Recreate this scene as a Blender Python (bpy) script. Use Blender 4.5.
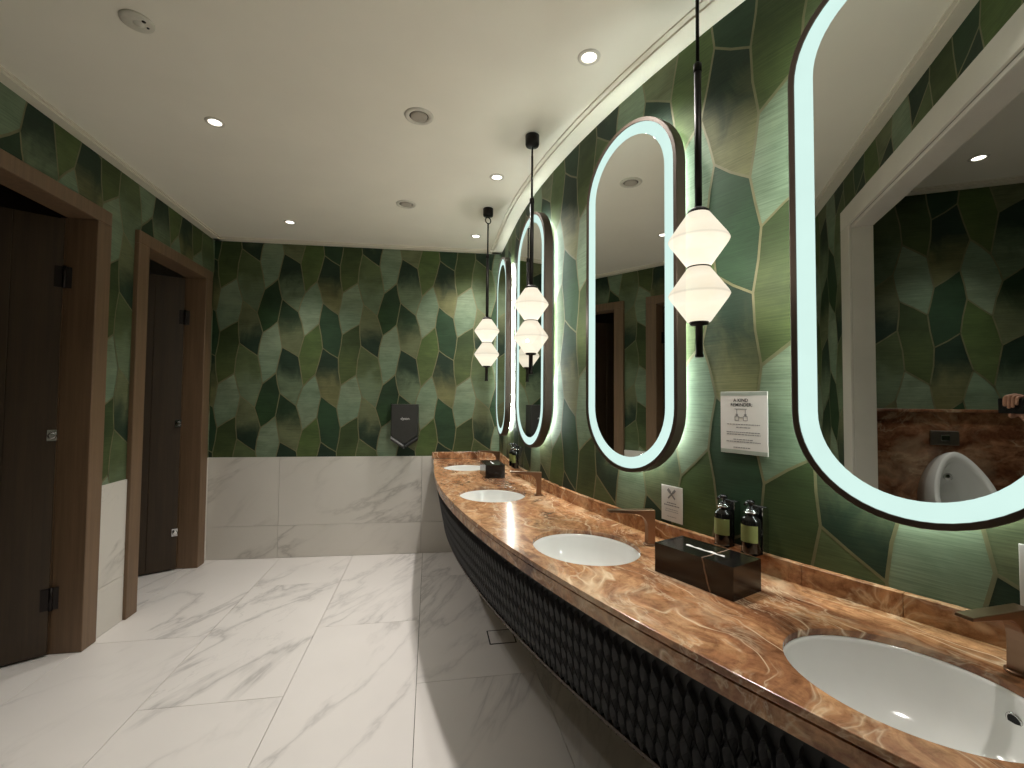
import bpy, bmesh, math, random
from mathutils import Vector, Matrix

# ------------------------------------------------------------------ reset, camera, world, exposure
for o in list(bpy.data.objects):
    bpy.data.objects.remove(o, do_unlink=True)
SC = bpy.context.scene
COL = SC.collection
PI = math.pi
R = math.radians

EYE = 1.38                     # lens height above the floor
FPX = 460.0                    # focal length for a 1024 pixel wide frame
PITCH, ROLL, YAW = R(2.0), R(0.48), R(10.1)

def camera_axes():
    cp, sp = math.cos(PITCH), math.sin(PITCH)
    x, u, f = Vector((1, 0, 0)), Vector((0, -sp, cp)), Vector((0, cp, sp))
    cr, sr = math.cos(ROLL), math.sin(ROLL)
    x, u = x * cr + u * sr, u * cr - x * sr
    m = Matrix.Rotation(-YAW, 3, 'Z')
    return m @ x, m @ u, m @ f

CX, CU, CF = camera_axes()
cam = bpy.data.cameras.new('camera')
cam.sensor_width = 36.0
cam.lens = 36.0 * FPX / 1024.0
cam.clip_start = 0.01
cam_ob = bpy.data.objects.new('camera', cam)
COL.objects.link(cam_ob)
cam_ob.matrix_world = Matrix(((CX.x, CU.x, -CF.x, 0), (CX.y, CU.y, -CF.y, 0), (CX.z, CU.z, -CF.z, EYE), (0, 0, 0, 1)))
SC.camera = cam_ob

world = bpy.data.worlds.new('world')
SC.world = world
world.use_nodes = True
world.node_tree.nodes['Background'].inputs[0].default_value = (0.01, 0.01, 0.01, 1)

SC.view_settings.view_transform = 'Standard'
SC.view_settings.look = 'None'
SC.view_settings.gamma = 1.0
SC.view_settings.use_curve_mapping = False
SC.view_settings.exposure = 0.38
SC.cycles.use_denoising = True
SC.cycles.max_bounces = 10
SC.cycles.diffuse_bounces = 6
SC.cycles.glossy_bounces = 6
SC.cycles.sample_clamp_indirect = 6.0

DOWNLIGHT_W = 47.0
PENDANT_W = 9.5
HALO_STRENGTH = 44.0
STRIP_STRENGTH = 0.72
BULB_STRENGTH = 0.88

# ------------------------------------------------------------------ colour and node helpers
def lin(c):
    c = c / 255.0
    return c / 12.92 if c <= 0.04045 else ((c + 0.055) / 1.055) ** 2.4

def rgb(r, g, b, a=1.0):
    return (lin(r), lin(g), lin(b), a)

class NT:
    """small wrapper to write node trees briefly"""
    def __init__(self, name):
        self.m = bpy.data.materials.new(name)
        self.m.use_nodes = True
        self.t = self.m.node_tree
        self.b = self.t.nodes['Principled BSDF']
        self.out = self.t.nodes['Material Output']
    def n(self, kind, **kw):
        nd = self.t.nodes.new(kind)
        for k, v in kw.items():
            if k.startswith('i_'):
                key = k[2:]
                key = int(key) if key.isdigit() else key
                self.set(nd, key, v)
            else:
                setattr(nd, k, v)
        return nd
    def set(self, nd, key, v):
        s = nd.inputs[key]
        if hasattr(v, 'is_output') or isinstance(v, bpy.types.NodeSocket):
            self.t.links.new(v, s)
        else:
            s.default_value = v
    def math(self, op, a, b=0.0, clamp=False):
        nd = self.n('ShaderNodeMath', operation=op, use_clamp=clamp)
        self.set(nd, 0, a); self.set(nd, 1, b)
        return nd.outputs[0]
    def ramp(self, fac, stops, interp='LINEAR'):
        nd = self.n('ShaderNodeValToRGB')
        nd.color_ramp.interpolation = interp
        el = nd.color_ramp.elements
        while len(el) < len(stops):
            el.new(0.5)
        for e, (p, c) in zip(el, stops):
            e.position = p
            e.color = c
        self.set(nd, 0, fac)
        return nd.outputs[0]
    def mix(self, fac, a, b, mode='MIX'):
        nd = self.n('ShaderNodeMix', data_type='RGBA', blend_type=mode)
        self.set(nd, 0, fac); self.set(nd, 6, a); self.set(nd, 7, b)
        return nd.outputs[2]
    def noise(self, vec, scale, detail=4.0, rough=0.55, dist=0.0):
        nd = self.n('ShaderNodeTexNoise')
        self.set(nd, 'Vector', vec); self.set(nd, 'Scale', scale); self.set(nd, 'Detail', detail)
        self.set(nd, 'Roughness', rough); self.set(nd, 'Distortion', dist)
        return nd
    def mapping(self, vec, scale=(1, 1, 1), rot=(0, 0, 0), loc=(0, 0, 0)):
        nd = self.n('ShaderNodeMapping')
        self.set(nd, 'Vector', vec)
        nd.inputs['Scale'].default_value = scale
        nd.inputs['Rotation'].default_value = rot
        nd.inputs['Location'].default_value = loc
        return nd.outputs[0]
    def obj(self):
        return self.n('ShaderNodeTexCoord').outputs['Object']
    def p(self, **kw):
        for k, v in kw.items():
            self.set(self.b, k.replace('_', ' '), v)
        return self
    def bump(self, height, strength=0.2, dist=0.01):
        nd = self.n('ShaderNodeBump')
        self.set(nd, 'Strength', strength); self.set(nd, 'Distance', dist); self.set(nd, 'Height', height)
        self.t.links.new(nd.outputs[0], self.b.inputs['Normal'])

W4 = (1, 1, 1, 1)
K4 = (0, 0, 0, 1)
MAT = {}

def plain(key, col, rough=0.5, metal=0.0, spec=0.5, var=0.06, scale=30.0):
    t = NT(key)
    nz = t.noise(t.obj(), scale, 3.0)
    f = t.math('MULTIPLY', nz.outputs[0], 1.0)
    dark = tuple(c * (1 - var) for c in col[:3]) + (1,)
    lite = tuple(min(1, c * (1 + var)) for c in col[:3]) + (1,)
    t.p(Base_Color=t.ramp(f, [(0.3, dark), (0.7, lite)]), Roughness=rough, Metallic=metal)
    t.set(t.b, 'Specular IOR Level', spec)
    MAT[key] = t.m
    return t

plain('ceiling_paint', rgb(243, 239, 226), 0.9, var=0.02, scale=3)
plain('cornice_paint', rgb(222, 216, 200), 0.7, var=0.02)
plain('plaster', rgb(150, 150, 140), 0.9)
plain('grout', rgb(92, 88, 82), 0.9)
plain('black_metal', rgb(26, 22, 20), 0.45, 0.6)
plain('bronze_frame', rgb(66, 54, 44), 0.5, 0.4)
plain('faucet_bronze', rgb(146, 116, 94), 0.28, 0.9)
plain('chrome', rgb(205, 205, 205), 0.15, 1.0)
plain('hinge_metal', rgb(34, 28, 26), 0.4, 0.6)
plain('ceramic', rgb(240, 240, 238), 0.12, var=0.01)
plain('dark_hole', rgb(18, 18, 18), 0.7)
plain('dryer_grey', rgb(62, 62, 60), 0.38, 0.3)
plain('dryer_dark', rgb(34, 34, 34), 0.45)
plain('white_print', rgb(225, 225, 222), 0.6)
plain('paper_sign', rgb(212, 206, 200), 0.6, var=0.02)
plain('sign_band', rgb(152, 158, 146), 0.6)
plain('ink', rgb(48, 46, 48), 0.8)
plain('ink_soft', rgb(128, 124, 124), 0.8)
plain('bottle_dark', rgb(20, 19, 17), 0.14)
plain('bottle_label', rgb(128, 134, 78), 0.6)
plain('pump_black', rgb(16, 16, 16), 0.25)
plain('tissue', rgb(236, 236, 232), 0.9)
plain('scale_black', rgb(66, 66, 68), 0.34)
plain('panel_black', rgb(8, 8, 9), 0.7)
plain('ring_white', rgb(214, 210, 198), 0.5)
plain('grille', rgb(176, 168, 156), 0.7)
plain('steel_plate', rgb(120, 112, 100), 0.35, 0.8)
plain('portal_marble', rgb(206, 200, 190), 0.35, var=0.06, scale=4)
plain('stall_wall', rgb(52, 38, 28), 0.6)
plain('skin', rgb(176, 128, 104), 0.5, var=0.08, scale=60)
plain('phone_black', rgb(14, 14, 16), 0.25)
plain('sleeve', rgb(30, 30, 34), 0.9)
plain('gold_line', rgb(108, 106, 76), 0.5, 0.2, var=0.15, scale=18)

def emission(key, col, strength, rim=None):
    t = NT(key)
    e = t.n('ShaderNodeEmission')
    nz = t.noise(t.obj(), 9.0, 2.0)
    c0 = tuple(c * 0.96 for c in col[:3]) + (1,)
    t.set(e, 0, t.ramp(nz.outputs[0], [(0.3, c0), (0.7, col)]))
    e.inputs[1].default_value = strength
    t.t.links.new(e.outputs[0], t.out.inputs['Surface'])
    MAT[key] = t.m
    return t

emission('led_strip', (0.74, 1.0, 0.92, 1), STRIP_STRENGTH)
emission('led_halo', (0.88, 1.0, 0.92, 1), HALO_STRENGTH)
emission('lamp_glow', (1.0, 0.95, 0.86, 1), 4.0)
emission('lamp_soft', (1.0, 0.93, 0.84, 1), 1.6)

def make_shade():
    t = NT('pendant_glass')
    tc = t.obj()
    sx = t.n('ShaderNodeSeparateXYZ'); t.set(sx, 0, tc)
    nz = t.noise(t.mapping(tc, (14, 14, 30)), 1.0, 3.0)
    # shading painted into the glow by height: dark line at the seam, lower cone brighter
    c = t.ramp(nz.outputs[0], [(0.3, (1.0, 0.87, 0.66, 1)), (0.7, (1.0, 0.92, 0.74, 1))])
    fr = t.math('FRACT', t.math('ADD', t.math('DIVIDE', t.math('ADD', sx.outputs[2], 0.888), 0.168), 10.5))
    c = t.mix(1.0, c, t.ramp(fr, [(0.0, (0.92, 0.92, 0.92, 1)), (0.30, (1.08, 1.08, 1.08, 1)), (0.47, (0.98, 0.98, 0.98, 1)), (0.5, (0.70, 0.70, 0.70, 1)), (0.53, (0.86, 0.86, 0.86, 1)), (0.8, (0.98, 0.98, 0.98, 1)), (1.0, (0.88, 0.88, 0.88, 1))]), 'MULTIPLY')
    t.p(Base_Color=(0.012, 0.011, 0.010, 1), Roughness=0.6)
    t.set(t.b, 'Specular IOR Level', 0.0)
    t.set(t.b, 'Emission Color', c)
    t.set(t.b, 'Emission Strength', BULB_STRENGTH)
    # thin milky glass: part of the inner bulb's light goes straight through
    tr = t.n('ShaderNodeBsdfTransparent'); mx = t.n('ShaderNodeMixShader')
    mx.inputs[0].default_value = 0.30
    t.t.links.new(t.b.outputs[0], mx.inputs[1]); t.t.links.new(tr.outputs[0], mx.inputs[2])
    t.t.links.new(mx.outputs[0], t.out.inputs['Surface'])
    MAT['pendant_glass'] = t.m
make_shade()

def make_mirror():
    t = NT('mirror_glass')
    nz = t.noise(t.obj(), 2.0, 2.0)
    t.p(Base_Color=t.ramp(nz.outputs[0], [(0.3, (0.80, 0.82, 0.80, 1)), (0.7, (0.82, 0.84, 0.82, 1))]), Roughness=0.0, Metallic=1.0)
    MAT['mirror_glass'] = t.m
make_mirror()

def make_wallpaper():
    t = NT('wallpaper_print')
    ca = t.n('ShaderNodeAttribute', attribute_name='colour_a')
    cb = t.n('ShaderNodeAttribute', attribute_name='colour_b')
    lv = t.n('ShaderNodeAttribute', attribute_name='leaf_uv')
    sp = t.n('ShaderNodeSeparateXYZ'); t.set(sp, 0, lv.outputs['Vector'])
    cloud = t.noise(t.mapping(lv.outputs['Vector'], (7, 5, 1.0)), 1.0, 5.0, 0.6, 0.6)
    v = t.math('ADD', sp.outputs[2], t.math('MULTIPLY', t.math('SUBTRACT', cloud.outputs[0], 0.5), 0.7))
    f = t.ramp(v, [(0.22, W4), (0.74, K4)], 'EASE')
    col = t.mix(f, ca.outputs['Color'], cb.outputs['Color'])
    # brush clouds inside each leaf
    c2 = t.noise(t.mapping(lv.outputs['Vector'], (5, 9, 0.3), loc=(3, 7, 1)), 1.0, 5.0, 0.6, 0.4)
    col = t.mix(1.0, col, t.ramp(c2.outputs[0], [(0.25, (0.66, 0.68, 0.62, 1)), (0.55, (1, 1, 1, 1)), (0.8, (1.22, 1.2, 1.12, 1))]), 'MULTIPLY')
    # woven horizontal fibres
    fib = t.noise(t.mapping(lv.outputs['Vector'], (4, 210, 0.0)), 1.0, 3.0, 0.6)
    fib2 = t.noise(t.mapping(lv.outputs['Vector'], (16, 620, 0.0)), 1.0, 2.0, 0.5)
    col = t.mix(1.0, col, t.ramp(fib.outputs[0], [(0.3, (0.78, 0.8, 0.76, 1)), (0.7, (1.18, 1.17, 1.14, 1))]), 'MULTIPLY')
    col = t.mix(1.0, col, t.ramp(fib2.outputs[0], [(0.3, (0.88, 0.88, 0.88, 1)), (0.7, (1.1, 1.1, 1.1, 1))]), 'MULTIPLY')
    t.p(Base_Color=col, Roughness=0.62)
    t.set(t.b, 'Specular IOR Level', 0.3)
    t.bump(fib2.outputs[0], 0.12, 0.001)
    MAT['wallpaper_print'] = t.m
make_wallpaper()

def make_marble(key, base, vein, rough, rot, stretch):
    t = NT(key)
    oi = t.n('ShaderNodeObjectInfo')
    off = t.n('ShaderNodeCombineXYZ')
    r = t.math('MULTIPLY', oi.outputs['Random'], 37.0)
    t.set(off, 0, r); t.set(off, 1, t.math('MULTIPLY', oi.outputs['Random'], 91.0)); t.set(off, 2, r)
    add = t.n('ShaderNodeVectorMath', operation='ADD')
    t.set(add, 0, t.mapping(t.obj(), (1, 1, 1), rot)); t.set(add, 1, off.outputs[0])
    p = add.outputs[0]
    along = t.mapping(p, stretch)
    n1 = t.noise(along, 1.0, 6.0, 0.58, 0.35)
    d1 = t.math('ABSOLUTE', t.math('SUBTRACT', n1.outputs[0], 0.5))
    line = t.ramp(d1, [(0.0, W4), (0.010, (0.45, 0.45, 0.45, 1)), (0.035, K4)])
    mask = t.noise(t.mapping(p, (0.9, 0.9, 0.9), loc=(5, 2, 9)), 1.0, 2.0)
    mk = t.ramp(mask.outputs[0], [(0.34, (0.12, 0.12, 0.12, 1)), (0.56, W4)])
    n2 = t.noise(t.mapping(p, tuple(2.1 * c for c in stretch), loc=(2, 8, 4)), 1.0, 7.0, 0.6, 0.5)
    d2 = t.math('ABSOLUTE', t.math('SUBTRACT', n2.outputs[0], 0.5))
    fine = t.ramp(d2, [(0.0, (0.55, 0.55, 0.55, 1)), (0.008, K4)])
    mk2 = t.ramp(mask.outputs[0], [(0.55, K4), (0.7, W4)])
    cloud = t.noise(p, 2.2, 4.0)
    bs = t.mix(t.ramp(cloud.outputs[0], [(0.3, K4), (0.75, (0.6, 0.6, 0.6, 1))]), base, tuple(c * 0.9 for c in base[:3]) + (1,))
    vv = t.math('MULTIPLY', line, mk)
    vf = t.math('MULTIPLY', fine, mk2)
    f = t.math('MAXIMUM', vv, vf)
    f = t.math('MULTIPLY', f, 0.5)
    t.p(Base_Color=t.mix(f, bs, vein), Roughness=rough)
    MAT[key] = t.m

make_marble('marble_floor', rgb(226, 221, 217), rgb(136, 132, 131), 0.34, (0, 0, 0.45), (1.9, 0.55, 1.0))
make_marble('marble_wall', rgb(214, 209, 201), rgb(130, 124, 118), 0.30, (0, R(30), 0), (0.55, 1.0, 2.1))

def make_onyx(key, dark, mid, light, vein, rot, rough=0.2, sc=1.0):
    t = NT(key)
    o = t.obj()
    warp = t.noise(o, 1.9 * sc, 3.0, 0.5)
    add = t.n('ShaderNodeVectorMath', operation='MULTIPLY_ADD')
    t.set(add, 0, warp.outputs['Color']); add.inputs[1].default_value = (0.42, 0.42, 0.42); t.set(add, 2, o)
    # broad cloudy layers drawn out along the slab
    n1 = t.noise(t.mapping(add.outputs[0], (6.0 * sc, 1.5 * sc, 4.0 * sc), rot), 1.0, 6.0, 0.6, 0.3)
    col = t.ramp(n1.outputs[0], [(0.34, dark), (0.44, mid), (0.50, light), (0.55, mid), (0.60, light), (0.70, dark)])
    n4 = t.noise(t.mapping(add.outputs[0], (30 * sc, 8.0 * sc, 20 * sc), rot, (1, 3, 2)), 1.0, 5.0, 0.65)
    col = t.mix(1.0, col, t.ramp(n4.outputs[0], [(0.32, (0.78, 0.74, 0.70, 1)), (0.5, (0.98, 0.97, 0.96, 1)), (0.68, (1.16, 1.15, 1.13, 1))]), 'MULTIPLY')
    # crystalline mottling
    spk = t.noise(o, 26.0 * sc, 7.0, 0.72, 0.6)
    col = t.mix(1.0, col, t.ramp(spk.outputs[0], [(0.34, (0.60, 0.54, 0.50, 1)), (0.5, (0.98, 0.97, 0.96, 1)), (0.66, (1.25, 1.24, 1.22, 1))]), 'MULTIPLY')
    # long thin cream seams and a finer net of short ones
    n2 = t.noise(t.mapping(add.outputs[0], (3.6 * sc, 0.7 * sc, 2.4 * sc), rot, (4.2, 1.7, 0)), 1.0, 4.0, 0.5, 0.25)
    d = t.math('ABSOLUTE', t.math('SUBTRACT', t.math('FRACT', t.math('MULTIPLY', n2.outputs[0], 6.0)), 0.5))
    thin = t.noise(t.mapping(o, (5, 5, 5), loc=(2, 2, 5)), 1.0 * sc, 2.0)
    fv = t.math('MULTIPLY', t.ramp(d, [(0.0, W4), (0.014, (0.6, 0.6, 0.6, 1)), (0.05, K4)]), t.ramp(thin.outputs[0], [(0.42, K4), (0.58, W4)]))
    col = t.mix(fv, col, vein)
    n5 = t.noise(t.mapping(add.outputs[0], (9.0 * sc, 3.4 * sc, 6 * sc), rot, (8, 4, 1)), 1.0, 5.0, 0.6, 0.4)
    d5 = t.math('ABSOLUTE', t.math('SUBTRACT', n5.outputs[0], 0.5))
    f5 = t.math('MULTIPLY', t.ramp(d5, [(0.0, (0.55, 0.55, 0.55, 1)), (0.012, (0.22, 0.22, 0.22, 1)), (0.03, K4)]), t.ramp(thin.outputs[0], [(0.44, W4), (0.60, K4)]))
    col = t.mix(f5, col, vein)
    n3 = t.noise(t.mapping(add.outputs[0], (5, 2.4, 3), rot, (9, 1, 2)), 1.0 * sc, 5.0, 0.62, 0.2)
    col = t.mix(t.ramp(n3.outputs[0], [(0.54, K4), (0.70, (0.6, 0.6, 0.6, 1))]), col, vein)
    t.p(Base_Color=col, Roughness=rough)
    MAT[key] = t.m

make_onyx('onyx', rgb(116, 78, 55), rgb(160, 112, 79), rgb(192, 146, 106), rgb(234, 208, 174), (0, 0, -0.28))
make_onyx('onyx_brown', rgb(72, 42, 30), rgb(112, 72, 50), rgb(150, 108, 80), rgb(186, 160, 130), (0, 0, 1.5), 0.25, 0.8)

def make_black_marble():
    t = NT('black_marble')
    o = t.obj()
    sx = t.n('ShaderNodeSeparateXYZ'); t.set(sx, 0, o)
    wob = t.noise(o, 22.0, 3.0)
    q = t.math('ADD', t.math('ADD', sx.outputs[0], t.math('MULTIPLY', sx.outputs[2], 0.30)), t.math('MULTIPLY', wob.outputs[0], 0.012))
    d = t.math('ABSOLUTE', t.math('SUBTRACT', q, 0.068))
    f = t.ramp(d, [(0.0, W4), (0.0012, (0.45, 0.45, 0.45, 1)), (0.0026, K4)])
    t.p(Base_Color=t.mix(f, rgb(24, 21, 20), rgb(150, 128, 112)), Roughness=0.16)
    MAT['black_marble'] = t.m
make_black_marble()

def make_wood(key, c0, c1, rough=0.5):
    t = NT(key)
    o = t.obj()
    n1 = t.noise(t.mapping(o, (40, 40, 1.6)), 1.0, 5.0, 0.6, 0.3)
    n2 = t.noise(t.mapping(o, (180, 180, 5)), 1.0, 3.0, 0.6)
    f = t.math('ADD', t.math('MULTIPLY', n1.outputs[0], 0.65), t.math('MULTIPLY', n2.outputs[0], 0.35))
    t.p(Base_Color=t.ramp(f, [(0.32, c0), (0.68, c1)]), Roughness=rough)
    t.bump(f, 0.08, 0.002)
    MAT[key] = t.m

make_wood('door_wood', rgb(46, 34, 20), rgb(64, 48, 30))
make_wood('frame_wood', rgb(100, 80, 60), rgb(124, 98, 74))

# ------------------------------------------------------------------ mesh helpers
class MB:
    def __init__(self):
        self.v, self.f, self.mi, self.sm = [], [], [], []
    def add(self, verts, faces, mi=0, smooth=False):
        k = len(self.v)
        self.v += [tuple(p) for p in verts]
        for f in faces:
            self.f.append([i + k for i in f]); self.mi.append(mi); self.sm.append(smooth)
        return self
    def box(self, x0, x1, y0, y1, z0, z1, mi=0, M=None, bev=0.0):
        if bev > 0:
            b = min(bev, (x1 - x0) / 2.01, (y1 - y0) / 2.01, (z1 - z0) / 2.01)
            vs, ix = [], {}
            for sx in (0, 1):
                for sy in (0, 1):
                    for sz in (0, 1):
                        X, Y, Z = (x1 if sx else x0), (y1 if sy else y0), (z1 if sz else z0)
                        dx, dy, dz = (-b if sx else b), (-b if sy else b), (-b if sz else b)
                        for ax, p in ((0, (X, Y + dy, Z + dz)), (1, (X + dx, Y, Z + dz)), (2, (X + dx, Y + dy, Z))):
                            ix[(sx, sy, sz, ax)] = len(vs); vs.append(p)
            fs = []
            q = lambda a, *cs: [ix[c + (a,)] for c in cs]
            fs.append(q(0, (0, 0, 0), (0, 0, 1), (0, 1, 1), (0, 1, 0))); fs.append(q(0, (1, 0, 0), (1, 1, 0), (1, 1, 1), (1, 0, 1)))
            fs.append(q(1, (0, 0, 0), (1, 0, 0), (1, 0, 1), (0, 0, 1))); fs.append(q(1, (0, 1, 0), (0, 1, 1), (1, 1, 1), (1, 1, 0)))
            fs.append(q(2, (0, 0, 0), (0, 1, 0), (1, 1, 0), (1, 0, 0))); fs.append(q(2, (0, 0, 1), (1, 0, 1), (1, 1, 1), (0, 1, 1)))
            for s1 in (0, 1):
                for s2 in (0, 1):
                    for (a, b_, mk) in ((0, 1, lambda s, i, j: (i, j, s)), (0, 2, lambda s, i, j: (i, s, j)), (1, 2, lambda s, i, j: (s, i, j))):
                        c0, c1 = mk(0, s1, s2), mk(1, s1, s2)
                        fs.append([ix[c0 + (a,)], ix[c1 + (a,)], ix[c1 + (b_,)], ix[c0 + (b_,)]])
            for sx in (0, 1):
                for sy in (0, 1):
                    for sz in (0, 1):
                        fs.append([ix[(sx, sy, sz, 0)], ix[(sx, sy, sz, 1)], ix[(sx, sy, sz, 2)]])
        else:
            vs = [(x, y, z) for x in (x0, x1) for y in (y0, y1) for z in (z0, z1)]
            fs = [[0, 1, 3, 2], [4, 6, 7, 5], [0, 4, 5, 1], [2, 3, 7, 6], [0, 2, 6, 4], [1, 5, 7, 3]]
        if M is not None:
            vs = [M @ Vector(p) for p in vs]
        return self.add(vs, fs, mi)
    def loft(self, rings, cap0=True, cap1=True, closed=True, mi=0, smooth=True):
        n = len(rings[0]); vs = [p for r in rings for p in r]; fs = []
        for i in range(len(rings) - 1):
            for j in range(n if closed else n - 1):
                a, b = i * n + j, i * n + (j + 1) % n
                fs.append([a, b, b + n, a + n])
        self.add(vs, fs, mi, smooth)
        if cap0: self.add(rings[0], [list(range(n))[::-1]], mi)
        if cap1: self.add(rings[-1], [list(range(n))], mi)
        return self
    def lathe(self, prof, n=24, M=None, mi=0, smooth=True, cap0=True, cap1=True):
        rings = []
        for (r, z) in prof:
            ring = [Vector((r * math.cos(2 * PI * k / n), r * math.sin(2 * PI * k / n), z)) for k in range(n)]
            rings.append([M @ p for p in ring] if M is not None else ring)
        return self.loft(rings, cap0, cap1, True, mi, smooth)
    def tube(self, pts, r, n=10, mi=0, closed=False):
        pts = [Vector(p) for p in pts]; rings = []
        m = len(pts)
        ref = None
        for i, p in enumerate(pts):
            a = pts[(i - 1) % m] if (closed or i > 0) else p
            b = pts[(i + 1) % m] if (closed or i < m - 1) else p
            t = (b - a).normalized()
            if ref is None:
                ref = t.orthogonal().normalized()
            u = (ref - t * ref.dot(t)).normalized(); ref = u
            w = t.cross(u)
            rr = r[i] if isinstance(r, (list, tuple)) else r
            rings.append([p + (u * math.cos(2 * PI * k / n) + w * math.sin(2 * PI * k / n)) * rr for k in range(n)])
        if closed: rings.append(rings[0])
        return self.loft(rings, not closed, not closed, True, mi, True)
    def prism(self, poly, h0, h1, M, mi=0, smooth=False):
        n = len(poly)
        a = [M @ Vector((p[0], p[1], h0)) for p in poly]; b = [M @ Vector((p[0], p[1], h1)) for p in poly]
        self.add(a + b, [[i, (i + 1) % n, n + (i + 1) % n, n + i] for i in range(n)], mi, smooth)
        self.add(a, [list(range(n))[::-1]], mi); self.add(b, [list(range(n))], mi)
        return self
    def mesh(self, name, mats, recalc=True):
        me = bpy.data.meshes.new(name)
        me.from_pydata(self.v, [], self.f)
        for m in (mats if isinstance(mats, (list, tuple)) else [mats]):
            me.materials.append(MAT[m])
        me.polygons.foreach_set('material_index', self.mi)
        me.polygons.foreach_set('use_smooth', self.sm)
        me.update()
        if recalc:
            b = bmesh.new(); b.from_mesh(me)
            bmesh.ops.remove_doubles(b, verts=b.verts, dist=1e-5)
            bmesh.ops.recalc_face_normals(b, faces=b.faces)
            b.to_mesh(me); b.free()
        return me
    def build(self, name, mats, parent=None, M=None, recalc=True):
        return link(name, self.mesh(name, mats, recalc), parent, M)

def link(name, me, parent=None, M=None):
    o = bpy.data.objects.new(name, me)
    COL.objects.link(o)
    if parent is not None: o.parent = parent
    if M is not None: o.matrix_local = M
    return o

def tag(o, label, cat, group=None):
    o['label'] = label; o['category'] = cat
    if group: o['group'] = group
    return o

def thing(name, label, cat, M=None, group=None):
    o = bpy.data.objects.new(name, None)
    o.empty_display_size = 0.05
    COL.objects.link(o)
    if M is not None: o.matrix_world = M
    return tag(o, label, cat, group)

def struct(o):
    o['kind'] = 'structure'
    return o

# ------------------------------------------------------------------ plan of the place
CEIL = 2.76
WL = -1.86                       # left wall face
BX0, BY0, BX1, BY1 = -1.86, 4.35, 0.60, 4.23     # back wall face
BL = math.hypot(BX1 - BX0, BY1 - BY0)
BD = Vector(((BX1 - BX0) / BL, (BY1 - BY0) / BL, 0))
AX0, AY0, AR = 0.64, 3.5, 6.0    # the bowed washbasin wall: straight, then an arc of radius AR
PORT_Y0, PORT_Y1 = 0.37, 0.47    # wall with the portal that the photographer stands in
PORT_X0, PORT_X1, PORT_Z = -0.72, 1.28, 2.43
ENTRY_X0, ENTRY_X1, ENTRY_Y = -1.20, 1.55, -1.7
COUNTER_Z = 0.845
WAIN_Z = 0.868

def arc(s, off=0.0, z=0.0):
    """point on the bowed wall, s metres along it towards the camera, off metres into the room"""
    if s < 0:
        return Vector((AX0 - off, AY0 - s, z))
    a = s / AR; r = AR + off
    return Vector((AX0 + AR - r * math.cos(a), AY0 - r * math.sin(a), z))

def arc_frame(s, off=0.0, z=0.0, turn=0.0):
    """local x along the wall to the right, y up, z out into the room"""
    a = max(s, 0) / AR + turn
    t = Vector((math.sin(a), -math.cos(a), 0)); n = Vector((-math.cos(a), -math.sin(a), 0))
    p = arc(s, 0, z) + n * off
    return Matrix(((t.x, 0, n.x, p.x), (t.y, 0, n.y, p.y), (0, 1, 0, p.z), (0, 0, 0, 1)))

def arc_flat(s, off=0.0, z=0.0, turn=0.0):
    """local x along the wall to the right, y towards the wall, z up"""
    a = max(s, 0) / AR + turn
    t = Vector((math.sin(a), -math.cos(a), 0)); n = Vector((math.cos(a), math.sin(a), 0))
    p = arc(s, off, z)
    return Matrix(((t.x, n.x, 0, p.x), (t.y, n.y, 0, p.y), (0, 0, 1, p.z), (0, 0, 0, 1)))

S_END = 3.175                     # where the bowed wall meets the portal wall

# ------------------------------------------------------------------ leaf wallpaper (flat print, one face for each leaf)
TU, TV, SUBU = 1.02, 0.83, 0.34
VT = {'a': (0.0, 2.56), 'b': (0.04, 2.33), 'c': (0.16, 2.43), 'd': (0.20, 2.67), 'e': (0.21, 2.24), 'f': (0.17, 2.035), 'g': (0.04, 1.935), 'h': (0.0, 2.14)}
rj = random.Random(5)
JIT = {(k, c): (rj.uniform(-0.012, 0.012), rj.uniform(-0.018, 0.018)) for k in VT for c in range(3)}
LEAF = {  # corner: (letter, sub-column step, row step)
    'A': [('f', 0, 1), ('d', 0, 0), ('c', 0, 0), ('b', 0, 0), ('a', 0, 0), ('g', 0, 1)],
    'L': [('c', 0, 0), ('e', 0, 0), ('f', 0, 0), ('g', 0, 0), ('h', 0, 0), ('b', 0, 0)],
    'B': [('d', 0, 0), ('a', 1, 0), ('b', 1, 0), ('h', 1, 0), ('e', 0, 0), ('c', 0, 0)],
    'M': [('e', 0, 0), ('h', 1, 0), ('g', 1, 0), ('a', 1, -1), ('d', 0, -1), ('f', 0, 0)]}
PALE, PALE2, DOLIVE, DGREEN, TEAL = (118, 132, 110), (110, 128, 106), (56, 70, 40), (36, 56, 36), (42, 67, 44)
OLIVE, OLIVE2, DTEAL, SAGE = (82, 94, 62), (100, 106, 78), (33, 51, 37), (100, 114, 90)
LCOL = {('A', 0): (DOLIVE, (74, 86, 50)), ('L', 0): (PALE, PALE2), ('B', 0): (OLIVE, SAGE), ('M', 0): (OLIVE2, DTEAL),
        ('A', 1): (PALE, PALE2), ('L', 1): (DGREEN, (40, 64, 36)), ('B', 1): (DTEAL, SAGE), ('M', 1): (DGREEN, OLIVE2),
        ('A', 2): ((74, 92, 50), (84, 98, 58)), ('L', 2): (PALE2, PALE), ('B', 2): (DTEAL, (108, 108, 74)), ('M', 2): (TEAL, (40, 63, 42))}

def pv(key):
    k, c, r = key
    cm = c % 3
    u, z = VT[k]; j = JIT[(k, cm)]
    return (u + c * SUBU + j[0], z + r * TV + j[1])

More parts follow.
